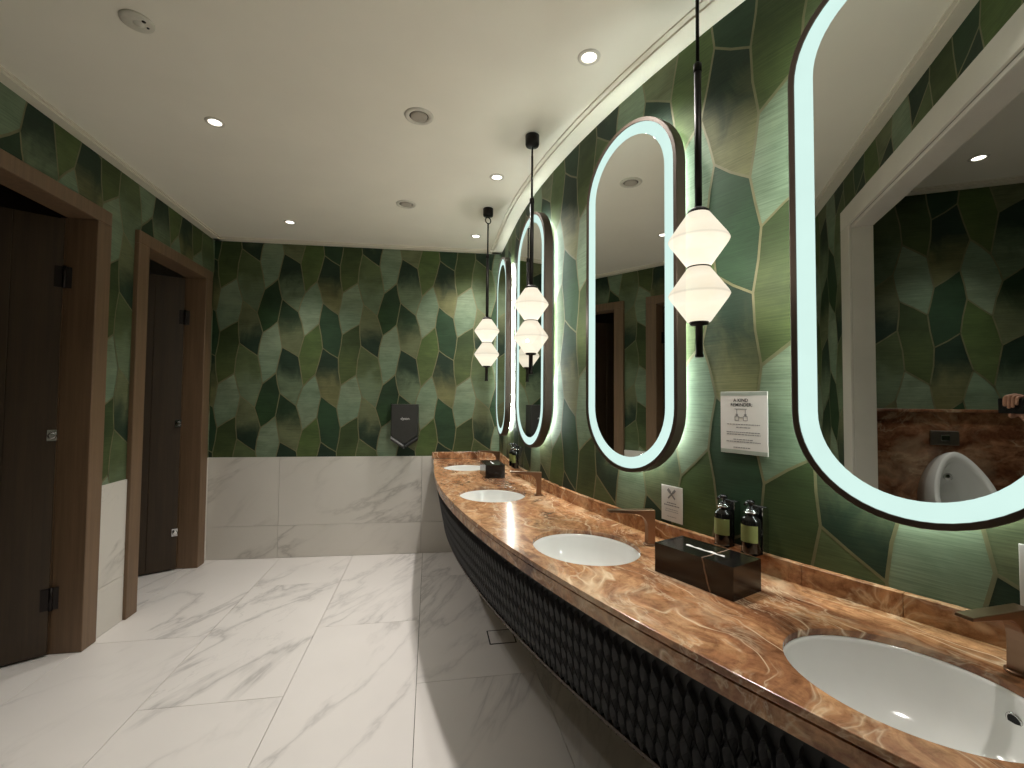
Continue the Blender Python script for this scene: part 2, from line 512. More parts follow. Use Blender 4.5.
def edge_pts(k0, k1):
    """the edge from corner k0 to k1, bent a little; both neighbouring leaves get the same bend"""
    p, q = pv(k0), pv(k1)
    flip = k0 > k1
    s = -1 if flip else 1
    dx, dz = q[0] - p[0], q[1] - p[1]
    L = math.hypot(dx, dz)
    seed = (hash((min(k0, k1)[0], max(k0, k1)[0])) if False else (ord(min(k0, k1)[0]) * 7 + ord(max(k0, k1)[0]) * 3 + (min(k0, k1)[1] % 3) * 5))
    w = ((seed % 7) / 6.0 - 0.5) * 0.06 * s
    return [p, (p[0] + dx * 0.5 - dz * w, p[1] + dz * 0.5 + dx * w)]

def clip(poly, ax, lim, keep_less):
    out = []
    n = len(poly)
    for i in range(n):
        p, q = poly[i], poly[(i + 1) % n]
        pi = (p[ax] <= lim) if keep_less else (p[ax] >= lim)
        qi = (q[ax] <= lim) if keep_less else (q[ax] >= lim)
        if pi: out.append(p)
        if pi != qi:
            t = (lim - p[ax]) / (q[ax] - p[ax])
            out.append((p[0] + (q[0] - p[0]) * t, p[1] + (q[1] - p[1]) * t))
    return out

def clip_rect(poly, r):
    for ax, lim, less in ((0, r[0], False), (0, r[1], True), (1, r[2], False), (1, r[3], True)):
        poly = clip(poly, ax, lim, less)
        if len(poly) < 3: return []
    return poly

def wallpaper(name, rects, place, du=0.0, dz=0.0, strip=None, backing=None):
    """rects in wall metres (u0,u1,z0,z1); place(u,z,lift) gives the 3-D point; pattern u = wall u + du"""
    verts, faces, mi, ca, cb, luv = [], [], [], [], [], []
    def put(poly, lift, m, A, B, vfun):
        k = len(verts)
        verts.extend(tuple(place(u, z, lift)) for u, z in poly)
        faces.append(list(range(k, k + len(poly)))); mi.append(m)
        for u, z in poly:
            ca.append(A); cb.append(B); luv.append((u + du, z + dz, vfun(z)))
    for r in rects:
        spans = [(r[0], r[1])]
        if strip:
            n = max(1, int(math.ceil((r[1] - r[0]) / strip)))
            spans = [(r[0] + (r[1] - r[0]) * i / n, r[0] + (r[1] - r[0]) * (i + 1) / n) for i in range(n)]
        c0, c1 = int(math.floor((r[0] + du) / SUBU)) - 2, int(math.ceil((r[1] + du) / SUBU)) + 1
        r0, r1 = int(math.floor((r[2] + dz - 2.9) / TV)), int(math.ceil((r[3] + dz - 1.7) / TV))
        seen = set()
        for c in range(c0, c1 + 1):
            for row in range(r0, r1 + 1):
                for lk, cs in LEAF.items():
                    keys = [(k, c + dc, row + dr) for k, dc, dr in cs]
                    poly = []
                    for i in range(6):
                        poly += edge_pts(keys[i], keys[(i + 1) % 6])
                    poly = [(u - du, z - dz) for u, z in poly][::-1]
                    z0, z1 = min(p[1] for p in poly), max(p[1] for p in poly)
                    A, B = LCOL[(lk, c % 3)]
                    A, B = rgb(*A), rgb(*B)
                    for sp in spans:
                        q = clip_rect(poly, (sp[0], sp[1], r[2], r[3]))
                        if q: put(q, 0.001, 0, A, B, lambda z: (z - z0) / (z1 - z0))
                    for i in range(6):
                        ka, kb = keys[i], keys[(i + 1) % 6]
                        ek = (min(ka, kb), max(ka, kb))
                        if ek in seen: continue
                        seen.add(ek)
                        e = edge_pts(ka, kb); pts = [e[0], e[1], pv(kb)]
                        hw = 0.0058 if {ka[0], kb[0]} == {'b', 'c'} else 0.0042
                        for (p, q2) in ((pts[0], pts[1]), (pts[1], pts[2])):
                            dx, dy = q2[0] - p[0], q2[1] - p[1]; L = math.hypot(dx, dy)
                            nx, ny = -dy / L * hw, dx / L * hw
                            ex, ey = dx / L * hw * 0.5, dy / L * hw * 0.5
                            qd = [(p[0] - nx - ex - du, p[1] - ny - ey - dz), (q2[0] - nx + ex - du, q2[1] - ny + ey - dz), (q2[0] + nx + ex - du, q2[1] + ny + ey - dz), (p[0] + nx - ex - du, p[1] + ny - ey - dz)]
                            for sp in spans:
                                g = clip_rect(qd, (sp[0], sp[1], r[2], r[3]))
                                if g: put(g, 0.0018, 1, A, B, lambda z: 0.5)
    if backing is not None:
        k = len(verts)
        verts.extend(backing.v)
        for f in backing.f:
            faces.append([i + k for i in f]); mi.append(2)
            for _ in f:
                ca.append(K4); cb.append(K4); luv.append((0, 0, 0))
    me = bpy.data.meshes.new(name)
    me.from_pydata(verts, [], faces)
    for m in ('wallpaper_print', 'gold_line', 'plaster'): me.materials.append(MAT[m])
    me.polygons.foreach_set('material_index', mi)
    for nm, data in (('colour_a', ca), ('colour_b', cb)):
        at = me.attributes.new(nm, 'FLOAT_COLOR', 'CORNER')
        at.data.foreach_set('color', [x for c in data for x in c])
    at = me.attributes.new('leaf_uv', 'FLOAT_VECTOR', 'CORNER')
    at.data.foreach_set('vector', [x for c in luv for x in c])
    me.update()
    return struct(link(name, me))

# ------------------------------------------------------------------ floor with its tiles
fb = MB().box(-3.3, 1.9, ENTRY_Y - 0.2, 4.6, -0.12, -0.007)
floor = struct(fb.build('floor', 'grout'))
COLS = [-3.06, -2.46, -1.863, -1.253, -0.648, -0.045, 0.558, 1.16, 1.76]
for i in range(len(COLS) - 1):
    j0 = 2.985 if i % 2 == 0 else 2.33
    k = -4
    while True:
        y0, y1 = j0 + 1.365 * k, j0 + 1.365 * (k + 1)
        k += 1
        if y0 > 4.45: break
        y0, y1 = max(y0, ENTRY_Y), min(y1, 4.45)
        if y1 - y0 < 0.02: continue
        x0, x1 = COLS[i], COLS[i + 1]
        cxm, cym = (x0 + x1) / 2, (y0 + y1) / 2
        g = 0.0013
        m = MB().box(x0 + g - cxm, x1 - g - cxm, y0 + g - cym, y1 - g - cym, -0.009, 0.0, bev=0.0008)
        m.build('floor_tile', 'marble_floor', floor, Matrix.Translation((cxm, cym, 0)))

# ------------------------------------------------------------------ ceiling and cornices
cb_ = MB().box(-3.3, 1.9, ENTRY_Y - 0.2, 4.6, CEIL, CEIL + 0.12)
ceiling = struct(cb_.build('ceiling', 'ceiling_paint'))

def cornice(name, path, w=0.075, th=0.016, closed=False):
    """path: list of (wall point, direction into the room); a flat band with a stepped edge"""
    prof = [(0.0, 0.0), (0.0, -th), (w * 0.80, -th), (w * 0.80, -th * 0.45), (w, -th * 0.45), (w, 0.0)]
    rings = [[Vector((p.x + d.x * a, p.y + d.y * a, CEIL + b)) for a, b in prof] for p, d in path]
    m = MB().loft(rings, True, True, True, 0, False)
    return struct(m.build(name, 'cornice_paint'))

X1 = Vector((1, 0, 0)); Y1 = Vector((0, 1, 0))
BN = Vector((BD.y, -BD.x, 0))
cornice('trim_1', [(Vector((WL, PORT_Y1, 0)), X1), (Vector((WL, 4.35, 0)), X1)])
cornice('trim_2', [(Vector((BX0, BY0, 0)), BN), (Vector((BX0, BY0, 0)) + BD * 2.52, BN)])
pth = []
for k in range(61):
    s = -0.73 + (S_END + 0.73) * k / 60
    p = arc(s); d = (arc(s, 0.1) - p).normalized(); pth.append((p, d))
cornice('trim_3', pth, 0.11)
cornice('trim_4', [(Vector((WL, PORT_Y1, 0)), Y1), (Vector((1.42, PORT_Y1, 0)), Y1)])
cornice('trim_5', [(Vector((ENTRY_X0, ENTRY_Y, 0)), X1), (Vector((ENTRY_X0, PORT_Y0, 0)), X1)])

# ------------------------------------------------------------------ walls
DOORS = [(2.00, 3.01), (3.265, 4.27)]          # outer frame of each cubicle door along the left wall
DTOP = 2.445
def left_place(u, z, l): return (WL + l, u, z)
lb = MB()
for y0, y1, z0, z1 in ((PORT_Y0, DOORS[0][0], 0, CEIL), (DOORS[0][0], DOORS[0][1], DTOP, CEIL), (DOORS[0][1], DOORS[1][0], 0, CEIL), (DOORS[1][0], DOORS[1][1], DTOP, CEIL), (DOORS[1][1], 4.5, 0, CEIL)):
    lb.box(WL - 0.12, WL, y0, y1, z0, z1)
wall_left = wallpaper('wall_left', [(PORT_Y1, DOORS[0][0], WAIN_Z, CEIL), (DOORS[0][0], DOORS[0][1], DTOP, CEIL), (DOORS[0][1], DOORS[1][0], WAIN_Z, CEIL), (DOORS[1][0], DOORS[1][1], DTOP, CEIL), (DOORS[1][1], 4.35, WAIN_Z, CEIL)],
                      left_place, du=-2.94, dz=-0.16, backing=lb)

def back_place(u, z, l): return (BX0 + BD.x * u + BN.x * l, BY0 + BD.y * u + BN.y * l, z)
bb = MB()
MBK = Matrix(((BD.x, -BN.x, 0, BX0), (BD.y, -BN.y, 0, BY0), (0, 0, 1, 0), (0, 0, 0, 1)))
bb.box(-1.3, 2.75, 0, 0.12, 0, CEIL, M=MBK)
wall_back = wallpaper('wall_back', [(0, 2.53, WAIN_Z, CEIL)], back_place, du=-1.05, backing=bb)

def right_place(u, z, l): return arc(u, l, z)
rb_ = MB()
rings = []
for k in range(49):
    s = -0.76 + (S_END + 0.76) * k / 48
    rings.append([arc(s, 0, 0), arc(s, 0, CEIL), arc(s, -0.12, CEIL), arc(s, -0.12, 0)])
rb_.loft(rings, smooth=False)
wall_right = wallpaper('wall_right', [(-0.73, S_END, 0.80, CEIL)], right_place, du=-0.137 - 1.05, strip=0.12, backing=rb_)

def front_place(u, z, l): return (-u, PORT_Y1 + l, z)
fm = MB()
fm.box(-1.98, PORT_X0 - 0.0, PORT_Y0, PORT_Y1, 0, CEIL)
fm.box(PORT_X0, PORT_X1, PORT_Y0, PORT_Y1, PORT_Z, CEIL)
fm.box(PORT_X1, 1.75, PORT_Y0, PORT_Y1, 0, CEIL)
PT = 0.12
wall_front = wallpaper('wall_front', [(-1.42, -(PORT_X1 + PT), 0.9, CEIL), (-(PORT_X1 + PT), -(PORT_X0 - PT), PORT_Z + PT, CEIL), (-(PORT_X0 - PT), -WL, WAIN_Z, CEIL)], front_place, du=0.4, backing=fm)
# marble surround of the portal, each slab its own piece
portal = struct(bpy.data.objects.new('trim_6', None)); COL.objects.link(portal)
for x0, x1, z0, z1 in ((PORT_X0 - PT, PORT_X0 + 0.02, 0, PORT_Z - 0.001), (PORT_X1 - 0.02, PORT_X1 + PT, 0.0, PORT_Z - 0.001), (PORT_X0 - PT, PORT_X1 + PT, PORT_Z - 0.0005, PORT_Z + PT)):
    mm = MB().box(x0, x1, PORT_Y1 + 0.0005, PORT_Y1 + 0.014, z0, z1, bev=0.002)
    mm.build('surround_slab', 'portal_marble', portal)
for x0, x1, z0, z1 in ((PORT_X0 + 0.0005, PORT_X0 + 0.02, 0, PORT_Z - 0.02), (PORT_X1 - 0.02, PORT_X1 - 0.0005, 0, PORT_Z - 0.02), (PORT_X0 + 0.0005, PORT_X1 - 0.0005, PORT_Z - 0.02, PORT_Z - 0.0005)):
    mm = MB().box(x0, x1, PORT_Y0 - 0.008, PORT_Y1 - 0.0005, z0, z1, bev=0.002)
    mm.build('reveal_slab', 'portal_marble', portal)

# entrance bay behind the portal: urinal wall, rear wall, far side
def bay_place(u, z, l): return (ENTRY_X0 + l, u, z)
em = MB().box(ENTRY_X0 - 0.12, ENTRY_X0, ENTRY_Y, PORT_Y0, 0, CEIL)
wall_bay = wallpaper('wall_left_bay', [(ENTRY_Y, PORT_Y0, 1.33, CEIL)], bay_place, du=0.12, backing=em)
bp = MB().box(ENTRY_X0 + 0.0005, ENTRY_X0 + 0.03, ENTRY_Y + 0.001, PORT_Y0 - 0.001, 0.001, 1.325)
bp.box(ENTRY_X0 + 0.0005, ENTRY_X0 + 0.05, ENTRY_Y + 0.001, PORT_Y0 - 0.001, 1.325, 1.345, bev=0.003)
o = bp.build('onyx_cladding', 'onyx_brown', wall_bay); o['label'] = 'brown veined onyx cladding with a ledge'
def rear_place(u, z, l): return (-u, ENTRY_Y + l, z)
rm = MB().box(ENTRY_X0 - 0.12, ENTRY_X1 + 0.12, ENTRY_Y - 0.12, ENTRY_Y, 0, CEIL)
wallpaper('wall_rear', [(-ENTRY_X1, -ENTRY_X0, 0.0, CEIL)], rear_place, backing=rm)
def bayr_place(u, z, l): return (ENTRY_X1 - l, -u, z)
rm = MB().box(ENTRY_X1, ENTRY_X1 + 0.12, ENTRY_Y, PORT_Y0, 0, CEIL)
wallpaper('wall_right_bay', [(-PORT_Y0, -ENTRY_Y, 0.0, CEIL)], bayr_place, backing=rm)

# cubicles behind the left wall
sm_ = MB()
sm_.box(-3.20, -3.08, 1.7, 4.6, 0, CEIL); sm_.box(-3.08, WL - 0.12, 1.72, 1.80, 0, CEIL); sm_.box(-3.08, WL - 0.12, 3.10, 3.18, 0, CEIL)
struct(sm_.build('wall_cubicles', 'stall_wall'))
cornice('trim_7', [(Vector((-3.08, 1.8, 0)), X1), (Vector((-3.08, 4.4, 0)), X1)], 0.09)

# wall tiles (white veined porcelain) as pieces of their walls
def wall_tile(parent, M, u0, u1, z0, z1):
    g = 0.0011
    cu, cz = (u0 + u1) / 2, (z0 + z1) / 2
    m = MB().box(u0 + g - cu, u1 - g - cu, -0.010, -0.0005, z0 + g - cz, z1 - g - cz, bev=0.0008)
    o = m.build('wall_tile', 'marble_wall', parent)
    o.matrix_world = M @ Matrix.Translation((cu, 0, cz))
    return o
JB = [0.0, 0.583, 1.80, 2.53]
for i in range(3):
    for z0, z1 in ((0.001, 0.278), (0.278, WAIN_Z)):
        wall_tile(wall_back, MBK, JB[i], JB[i + 1], z0, z1)
MLF = Matrix(((0, -1, 0, WL), (1, 0, 0, 0), (0, 0, 1, 0), (0, 0, 0, 1)))
for y0, y1 in ((PORT_Y1 + 0.003, 1.2), (1.2, DOORS[0][0]), (DOORS[0][1], DOORS[1][0]), (DOORS[1][1], 4.335)):
    for z0, z1 in ((0.001, 0.278), (0.278, WAIN_Z)):
        wall_tile(wall_left, MLF, y0, y1, z0, z1)
MFR = Matrix(((-1, 0, 0, 0), (0, -1, 0, PORT_Y1), (0, 0, 1, 0), (0, 0, 0, 1)))
for z0, z1 in ((0.001, 0.278), (0.278, WAIN_Z)):
    wall_tile(wall_front, MFR, -(PORT_X0 - PT), -WL - 0.012, z0, z1)

# ------------------------------------------------------------------ cubicle doors
FW = 0.112
def door(name, y0, y1, openang, chrome_low):
    d = struct(bpy.data.objects.new(name, None)); COL.objects.link(d)
    d.location = (WL, (y0 + y1) / 2, 0)
    h = (y1 - y0) / 2
    inv = Matrix.Translation((-WL, -(y0 + y1) / 2, 0))
    F0, F1 = -0.125, 0.028          # frame depth through the wall
    for a, b in ((-h, -h + FW), (h - FW, h)):
        MB().box(F0, F1, a, b, 0.001, DTOP - FW * 0.72, bev=0.003).build('jamb', 'frame_wood', d)
    MB().box(F0, F1, -h, h, DTOP - FW * 0.72 + 0.0005, DTOP, bev=0.003).build('head', 'frame_wood', d)
    # door stop strips inside the frame
    MB().box(F0 - 0.03, F0 - 0.0005, h - FW, h - FW + 0.05, 0.001, DTOP - FW * 0.72).build('stop', 'frame_wood', d)
    w = 2 * (h - FW) - 0.012
    ht = DTOP - FW * 0.72 - 0.014
    a = R(openang)
    # leaf: hinge line at the far jamb, swings into the cubicle
    hx, hy = F0 - 0.004, h - FW - 0.004
    dx, dy = -math.sin(a), -math.cos(a)
    M = Matrix(((dx, -dy, 0, hx), (dy, dx, 0, hy), (0, 0, 1, 0), (0, 0, 0, 1)))
    m = MB()
    n = 4
    for k in range(n):               # the leaf shows shallow vertical board joints
        m.box(w * k / n + 0.0006, w * (k + 1) / n - 0.0006, -0.02, 0.02, 0.012, ht, bev=0.002)
    m.box(0.002, w - 0.002, -0.017, 0.017, 0.013, ht - 0.001)
    leaf = m.build('leaf', 'door_wood', d, M)
    for z, metal in ((2.03, 'hinge_metal'), (1.17, 'chrome'), (0.30, 'chrome' if chrome_low else 'hinge_metal')):
        hm = MB()
        if metal == 'hinge_metal':
            hm.lathe([(0.009, z - 0.06), (0.009, z + 0.06)], 10, Matrix.Translation((-0.006, 0.026, 0)))
            hm.box(0.0, 0.034, 0.0202, 0.0232, z - 0.058, z + 0.058)
            hm.box(-0.036, -0.008, 0.0202, 0.0232, z - 0.058, z + 0.058)
        else:
            hm.box(-0.004, 0.036, 0.0202, 0.0240, z - 0.03, z + 0.03, bev=0.001)
            hm.lathe([(0.010, 0.024), (0.010, 0.036), (0.017, 0.040), (0.017, 0.052), (0.012, 0.056)], 14, Matrix.Translation((0.015, 0, z)) @ Matrix.Rotation(-PI / 2, 4, 'X'))
        hm.build('hinge' if metal == 'hinge_metal' else 'latch', metal, leaf)
    return d
door('door_1', DOORS[0][0], DOORS[0][1], 58, False)
door('door_2', DOORS[1][0], DOORS[1][1], 60, True)

# ------------------------------------------------------------------ the washbasin run
SINKS = [-0.20, 0.84, 1.78, 2.68]
SINK_OFF, SA, SB = 0.345, 0.213, 0.186
FRONT = 0.602
S0 = -0.722
def s_end(off, y=PORT_Y1 + 0.018):
    return AR * math.asin((AY0 - y) / (AR + off))
S1 = s_end(0.0)

def sink_pt(si, th, k=1.0, z=0.0, grow=0.0):
    M = arc_flat(SINKS[si], SINK_OFF, z)
    return M @ Vector(((SA * k + grow) * math.cos(th), (SB * k + grow) * math.sin(th), 0))

ct = thing('countertop', 'long bowed amber onyx counter slab with oval basin cut-outs', 'countertop', Matrix.Translation((0.35, 2.0, 0)))
INV = Matrix.Translation((-0.35, -2.0, 0))
def slab(z0, z1, off_front, off_back, holes):
    bm = bmesh.new()
    loops = []
    N = 90
    SF = s_end(off_front)
    outer = [arc(S0 + (SF - S0) * k / N, off_front, 0) for k in range(N + 1)] + [arc(S1 - (S1 - S0) * k / N, off_back, 0) for k in range(N + 1)]
    # rounded far corner is hidden by the wall; the outline stays square
    loops.append(outer)
    if holes:
        for i in range(len(SINKS)):
            loops.append([sink_pt(i, 2 * PI * k / 56) for k in range(56)])
    for z in (z1, z0):
        edges = []
        for lp in loops:
            vs = [bm.verts.new((p.x, p.y, z)) for p in lp]
            edges += [bm.edges.new((vs[k], vs[(k + 1) % len(vs)])) for k in range(len(vs))]
        bmesh.ops.triangle_fill(bm, use_beauty=True, use_dissolve=False, edges=edges)
    for lp in loops:
        n = len(lp)
        a = [bm.verts.new((p.x, p.y, z1)) for p in lp]; b = [bm.verts.new((p.x, p.y, z0)) for p in lp]
        for k in range(n):
            bm.faces.new((a[k], a[(k + 1) % n], b[(k + 1) % n], b[k]))
    bmesh.ops.remove_doubles(bm, verts=bm.verts, dist=1e-5)
    bmesh.ops.recalc_face_normals(bm, faces=bm.faces)
    me = bpy.data.meshes.new('slab')
    bm.to_mesh(me); bm.free()
    return me

me = slab(COUNTER_Z - 0.017, COUNTER_Z, FRONT, 0.002, True)
me.materials.append(MAT['onyx'])
so = link('slab', me, ct, INV)
bv = so.modifiers.new('edge', 'BEVEL'); bv.width = 0.002; bv.segments = 2; bv.limit_method = 'ANGLE'; bv.angle_limit = R(60)

def band(s0, s1, off0, off1, z0, z1, n):
    m = MB()
    rings = []
    for k in range(n + 1):
        s = s0 + (min(s1, s_end(off0)) - s0) * k / n
        rings.append([arc(s, off0, z0), arc(s, off0, z1), arc(s, off1, z1), arc(s, off1, z0)])
    return m.loft(rings, smooth=False)
band(S0, S1, FRONT - 0.022, FRONT - 0.04, COUNTER_Z - 0.0245, COUNTER_Z - 0.0175, 60).build('shadow_gap', 'panel_black', ct, INV)
band(S0, S1, FRONT - 0.006, FRONT - 0.04, COUNTER_Z - 0.061, COUNTER_Z - 0.0245, 60).build('apron', 'onyx', ct, INV)
# upstand against the bowed wall, piece by piece, and along the back wall
s = S0 + 0.025
while s < S1 - 0.02:
    e = min(s + 0.235, S1)
    m = MB()
    rings = []
    for k in range(4):
        q = s + 0.0009 + (e - s - 0.0018) * k / 3
        rings.append([arc(q, 0.003, COUNTER_Z + 0.0005), arc(q, 0.022, COUNTER_Z + 0.0005), arc(q, 0.022, COUNTER_Z + 0.058), arc(q, 0.020, COUNTER_Z + 0.060), arc(q, 0.003, COUNTER_Z + 0.060)])
    m.loft(rings, smooth=False)
    m.build('upstand_piece', 'onyx', ct, INV)
    s = e
m = MB().box(0.03 - WL, 0.635 - WL, -0.0225, -0.0125, COUNTER_Z + 0.0005, COUNTER_Z + 0.06, M=MBK, bev=0.002)
m.build('upstand_piece', 'onyx', ct, INV)

# relief front panel below the counter: tall pointed scales in staggered rows
pn = thing('vanity_panel', 'black relief panel of tall pointed scales hanging under the onyx counter', 'panel', Matrix.Translation((0.35, 2.0, 0)))
PZ0, PZ1 = 0.47, COUNTER_Z - 0.0615
PO0, PO1 = 0.514, 0.577          # how far the lower and the upper edge stand off the wall
band_rings = []
m = MB()
for k in range(61):
    q = S0 + 0.01 + (s_end(PO1) - 0.01 - S0) * k / 60
    band_rings.append([arc(q, PO0, PZ0), arc(q, PO1, PZ1), arc(q, PO1 - 0.03, PZ1), arc(q, PO0 - 0.03, PZ0)])
m.loft(band_rings, smooth=False)
m.build('backing_board', 'panel_black', pn, INV)
SWD, SHT = 0.030, 0.124           # pitch of the scales across and up
def scale_mesh():
    """a tall pointed dish: narrow raised rim, hollow middle"""
    m = MB()
    h = SHT * 0.5
    prof = [1.0, 0.72, 0.5, 0.28, 0.0, -0.28, -0.5, -0.72, -1.0]
    def wid(y):
        f = min(1.0, max(0.0, (abs(y) - 0.18) / 0.64))
        return SWD * 0.5 * (1 - f * f * (3 - 2 * f))
    def ring(k, kz, z):
        pts = [Vector((wid(y) * k + 0.0003, y * h * kz, z)) for y in prof]
        return pts + [Vector((-wid(y) * k - 0.0003, y * h * kz, z)) for y in prof[-2:0:-1]]
    m.loft([ring(0.97, 0.99, 0.0), ring(0.84, 0.94, 0.013), ring(0.10, 0.62, -0.004)], False, True, True, 0, False)
    return m.mesh('scale', 'scale_black')
SM = scale_mesh()
spots = []
rows = 12
for r_ in range(rows + 1):
    z = PZ0 + 0.046 + r_ * SHT * 0.5
    if z + SHT * 0.5 > PZ1 - 0.002: continue
    q = S0 + 0.03 + (SWD * 0.5 if r_ % 2 else 0.0)
    while q < s_end(PO1) - 0.03:
        spots.append((q, z)); q += SWD
def scale_matrix(q, z):
    f = (z - PZ0) / (PZ1 - PZ0)
    Mx = arc_frame(q, PO0 + (PO1 - PO0) * f + 0.0008, z)
    return Mx @ Matrix.Rotation(math.atan2(PO1 - PO0, PZ1 - PZ0), 4, 'X')
CAMP = Vector((0, 0, EYE))
def near_key(qz):
    p = arc(qz[0], 0.55, qz[1]); d = p - CAMP
    vis = d.dot(CF) > 0.05 and abs(d.dot(CX) / d.dot(CF)) < 1.15 and abs(d.dot(CU) / d.dot(CF)) < 0.87
    return d.length + (0 if vis else 50)
spots.sort(key=near_key)
far_mb = MB()
SV = [v.co.copy() for v in SM.vertices]; SF = [list(p.vertices) for p in SM.polygons]
for i, (q, z) in enumerate(spots):
    Mx = INV @ scale_matrix(q, z)
    if i < 300:
        link('scale', SM, pn, Mx)
    else:
        far_mb.add([Mx @ v for v in SV], SF)
m = MB()
m.loft([[arc(q, PO0 + 0.014, PZ0 - 0.006), arc(q, PO0 + 0.016, PZ0 + 0.006), arc(q, PO0 - 0.03, PZ0 + 0.006), arc(q, PO0 - 0.03, PZ0 - 0.006)] for q in [S0 + 0.01 + (s_end(PO1) - 0.01 - S0) * k / 60 for k in range(61)]], smooth=False)
m.build('bottom_rail', 'bronze_frame', pn, INV)
o = far_mb.build('scales', 'scale_black', pn, recalc=False)
o['kind'] = 'stuff'

# basins
SINK_WORDS = ['white oval undermount basin nearest the back wall', 'white oval undermount basin in front of the farther tissue box', 'white oval undermount basin beside the near tissue box', 'large foreground white oval undermount basin with an overflow hole']
for i in range(4):
    M = arc_flat(SINKS[i], SINK_OFF, COUNTER_Z - 0.0175)
    t = thing('washbasin', SINK_WORDS[i], 'sink', M, 'undermount basins in the onyx counter')
    m = MB()
    rings = []
    for k, zz in ((1.06, 0.0), (1.0, 0.0), (0.985, -0.010), (0.95, -0.050), (0.87, -0.090), (0.70, -0.122), (0.45, -0.137), (0.14, -0.142)):
        rings.append([Vector((SA * k * math.cos(2 * PI * j / 48), SB * k * math.sin(2 * PI * j / 48), zz)) for j in range(48)])
    outer = []
    for k, zz in ((0.14, -0.156), (0.5, -0.152), (0.8, -0.134), (0.98, -0.09), (1.06, -0.012)):
        outer.append([Vector((SA * k * math.cos(2 * PI * j / 48), SB * k * math.sin(2 * PI * j / 48), zz)) for j in range(48)])
    m.loft(rings + outer + [rings[0]], False, False)
    bowl = m.build('bowl', 'ceramic', t)
    md = MB().lathe([(0.030, -0.1405), (0.030, -0.1375), (0.024, -0.1365), (0.006, -0.1365)], 20)
    md.build('waste', 'chrome', t)
    # overflow hole in the wall side of the bowl
    th = R(53)
    Mo = Matrix.Translation((SA * 0.952 * math.cos(th), SB * 0.952 * math.sin(th), -0.046)) @ Matrix.Rotation(R(-30), 4, 'Z') @ Matrix.Rotation(R(97), 4, 'X')
    MB().lathe([(0.011, -0.001), (0.011, 0.0016)], 16, Mo).build('overflow', 'dark_hole', bowl)
    MB().lathe([(0.0145, -0.001), (0.0145, 0.0012), (0.0112, 0.0022), (0.0112, -0.001)], 18, Mo, cap0=False, cap1=False).build('overflow_ring', 'chrome', bowl)

# taps
FAUCETS = [(-0.10, 0.105), (0.945, 0.105), (1.875, 0.12), (2.80, 0.13)]
TAP_WORDS = ['bronze tap at the basin nearest the back wall', 'bronze tap with an arched inner edge at the second basin from the back wall', 'bronze tap standing left of the near black tissue box', 'bronze tap cut by the right edge over the foreground basin']
def faucet_profile():
    # side view: x towards the basin, y up
    pts = [(-0.015, 0.0), (-0.015, 0.130), (0.163, 0.134), (0.165, 0.127), (0.085, 0.119)]
    for k in range(9):
        a = R(88) * k / 8
        pts.append((0.060 - 0.046 * math.sin(a), 0.066 + 0.050 * math.cos(a)))
    pts += [(0.0135, 0.045), (0.015, 0.0)]
    return pts
for i, (s, off) in enumerate(FAUCETS):
    a = max(s, 0) / AR - R(20)
    n = Vector((-math.cos(a), -math.sin(a), 0)); t_ = Vector((math.sin(a), -math.cos(a), 0))
    p = arc(s, off, COUNTER_Z + 0.0005)
    M = Matrix(((n.x, 0, t_.x, p.x), (n.y, 0, t_.y, p.y), (0, 1, 0, p.z), (0, 0, 0, 1)))
    t = thing('basin_tap', TAP_WORDS[i], 'tap', M, 'bronze taps along the counter')
    b = MB().prism(faucet_profile(), -0.0145, 0.0145, Matrix.Identity(4)).build('spout', 'faucet_bronze', t)
    bb2 = b.modifiers.new('edge', 'BEVEL'); bb2.width = 0.0015; bb2.segments = 2; bb2.limit_method = 'ANGLE'
    Mz = Matrix.Rotation(-PI / 2, 4, 'X')
    MB().lathe([(0.024, 0.0), (0.024, 0.004), (0.021, 0.006)], 24, Mz).build('base_plate', 'faucet_bronze', t)
    MB().lathe([(0.006, 0.0), (0.006, 0.006)], 12, Matrix.Translation((0.148, 0.123, 0)) @ Mz).build('aerator', 'dark_hole', t)

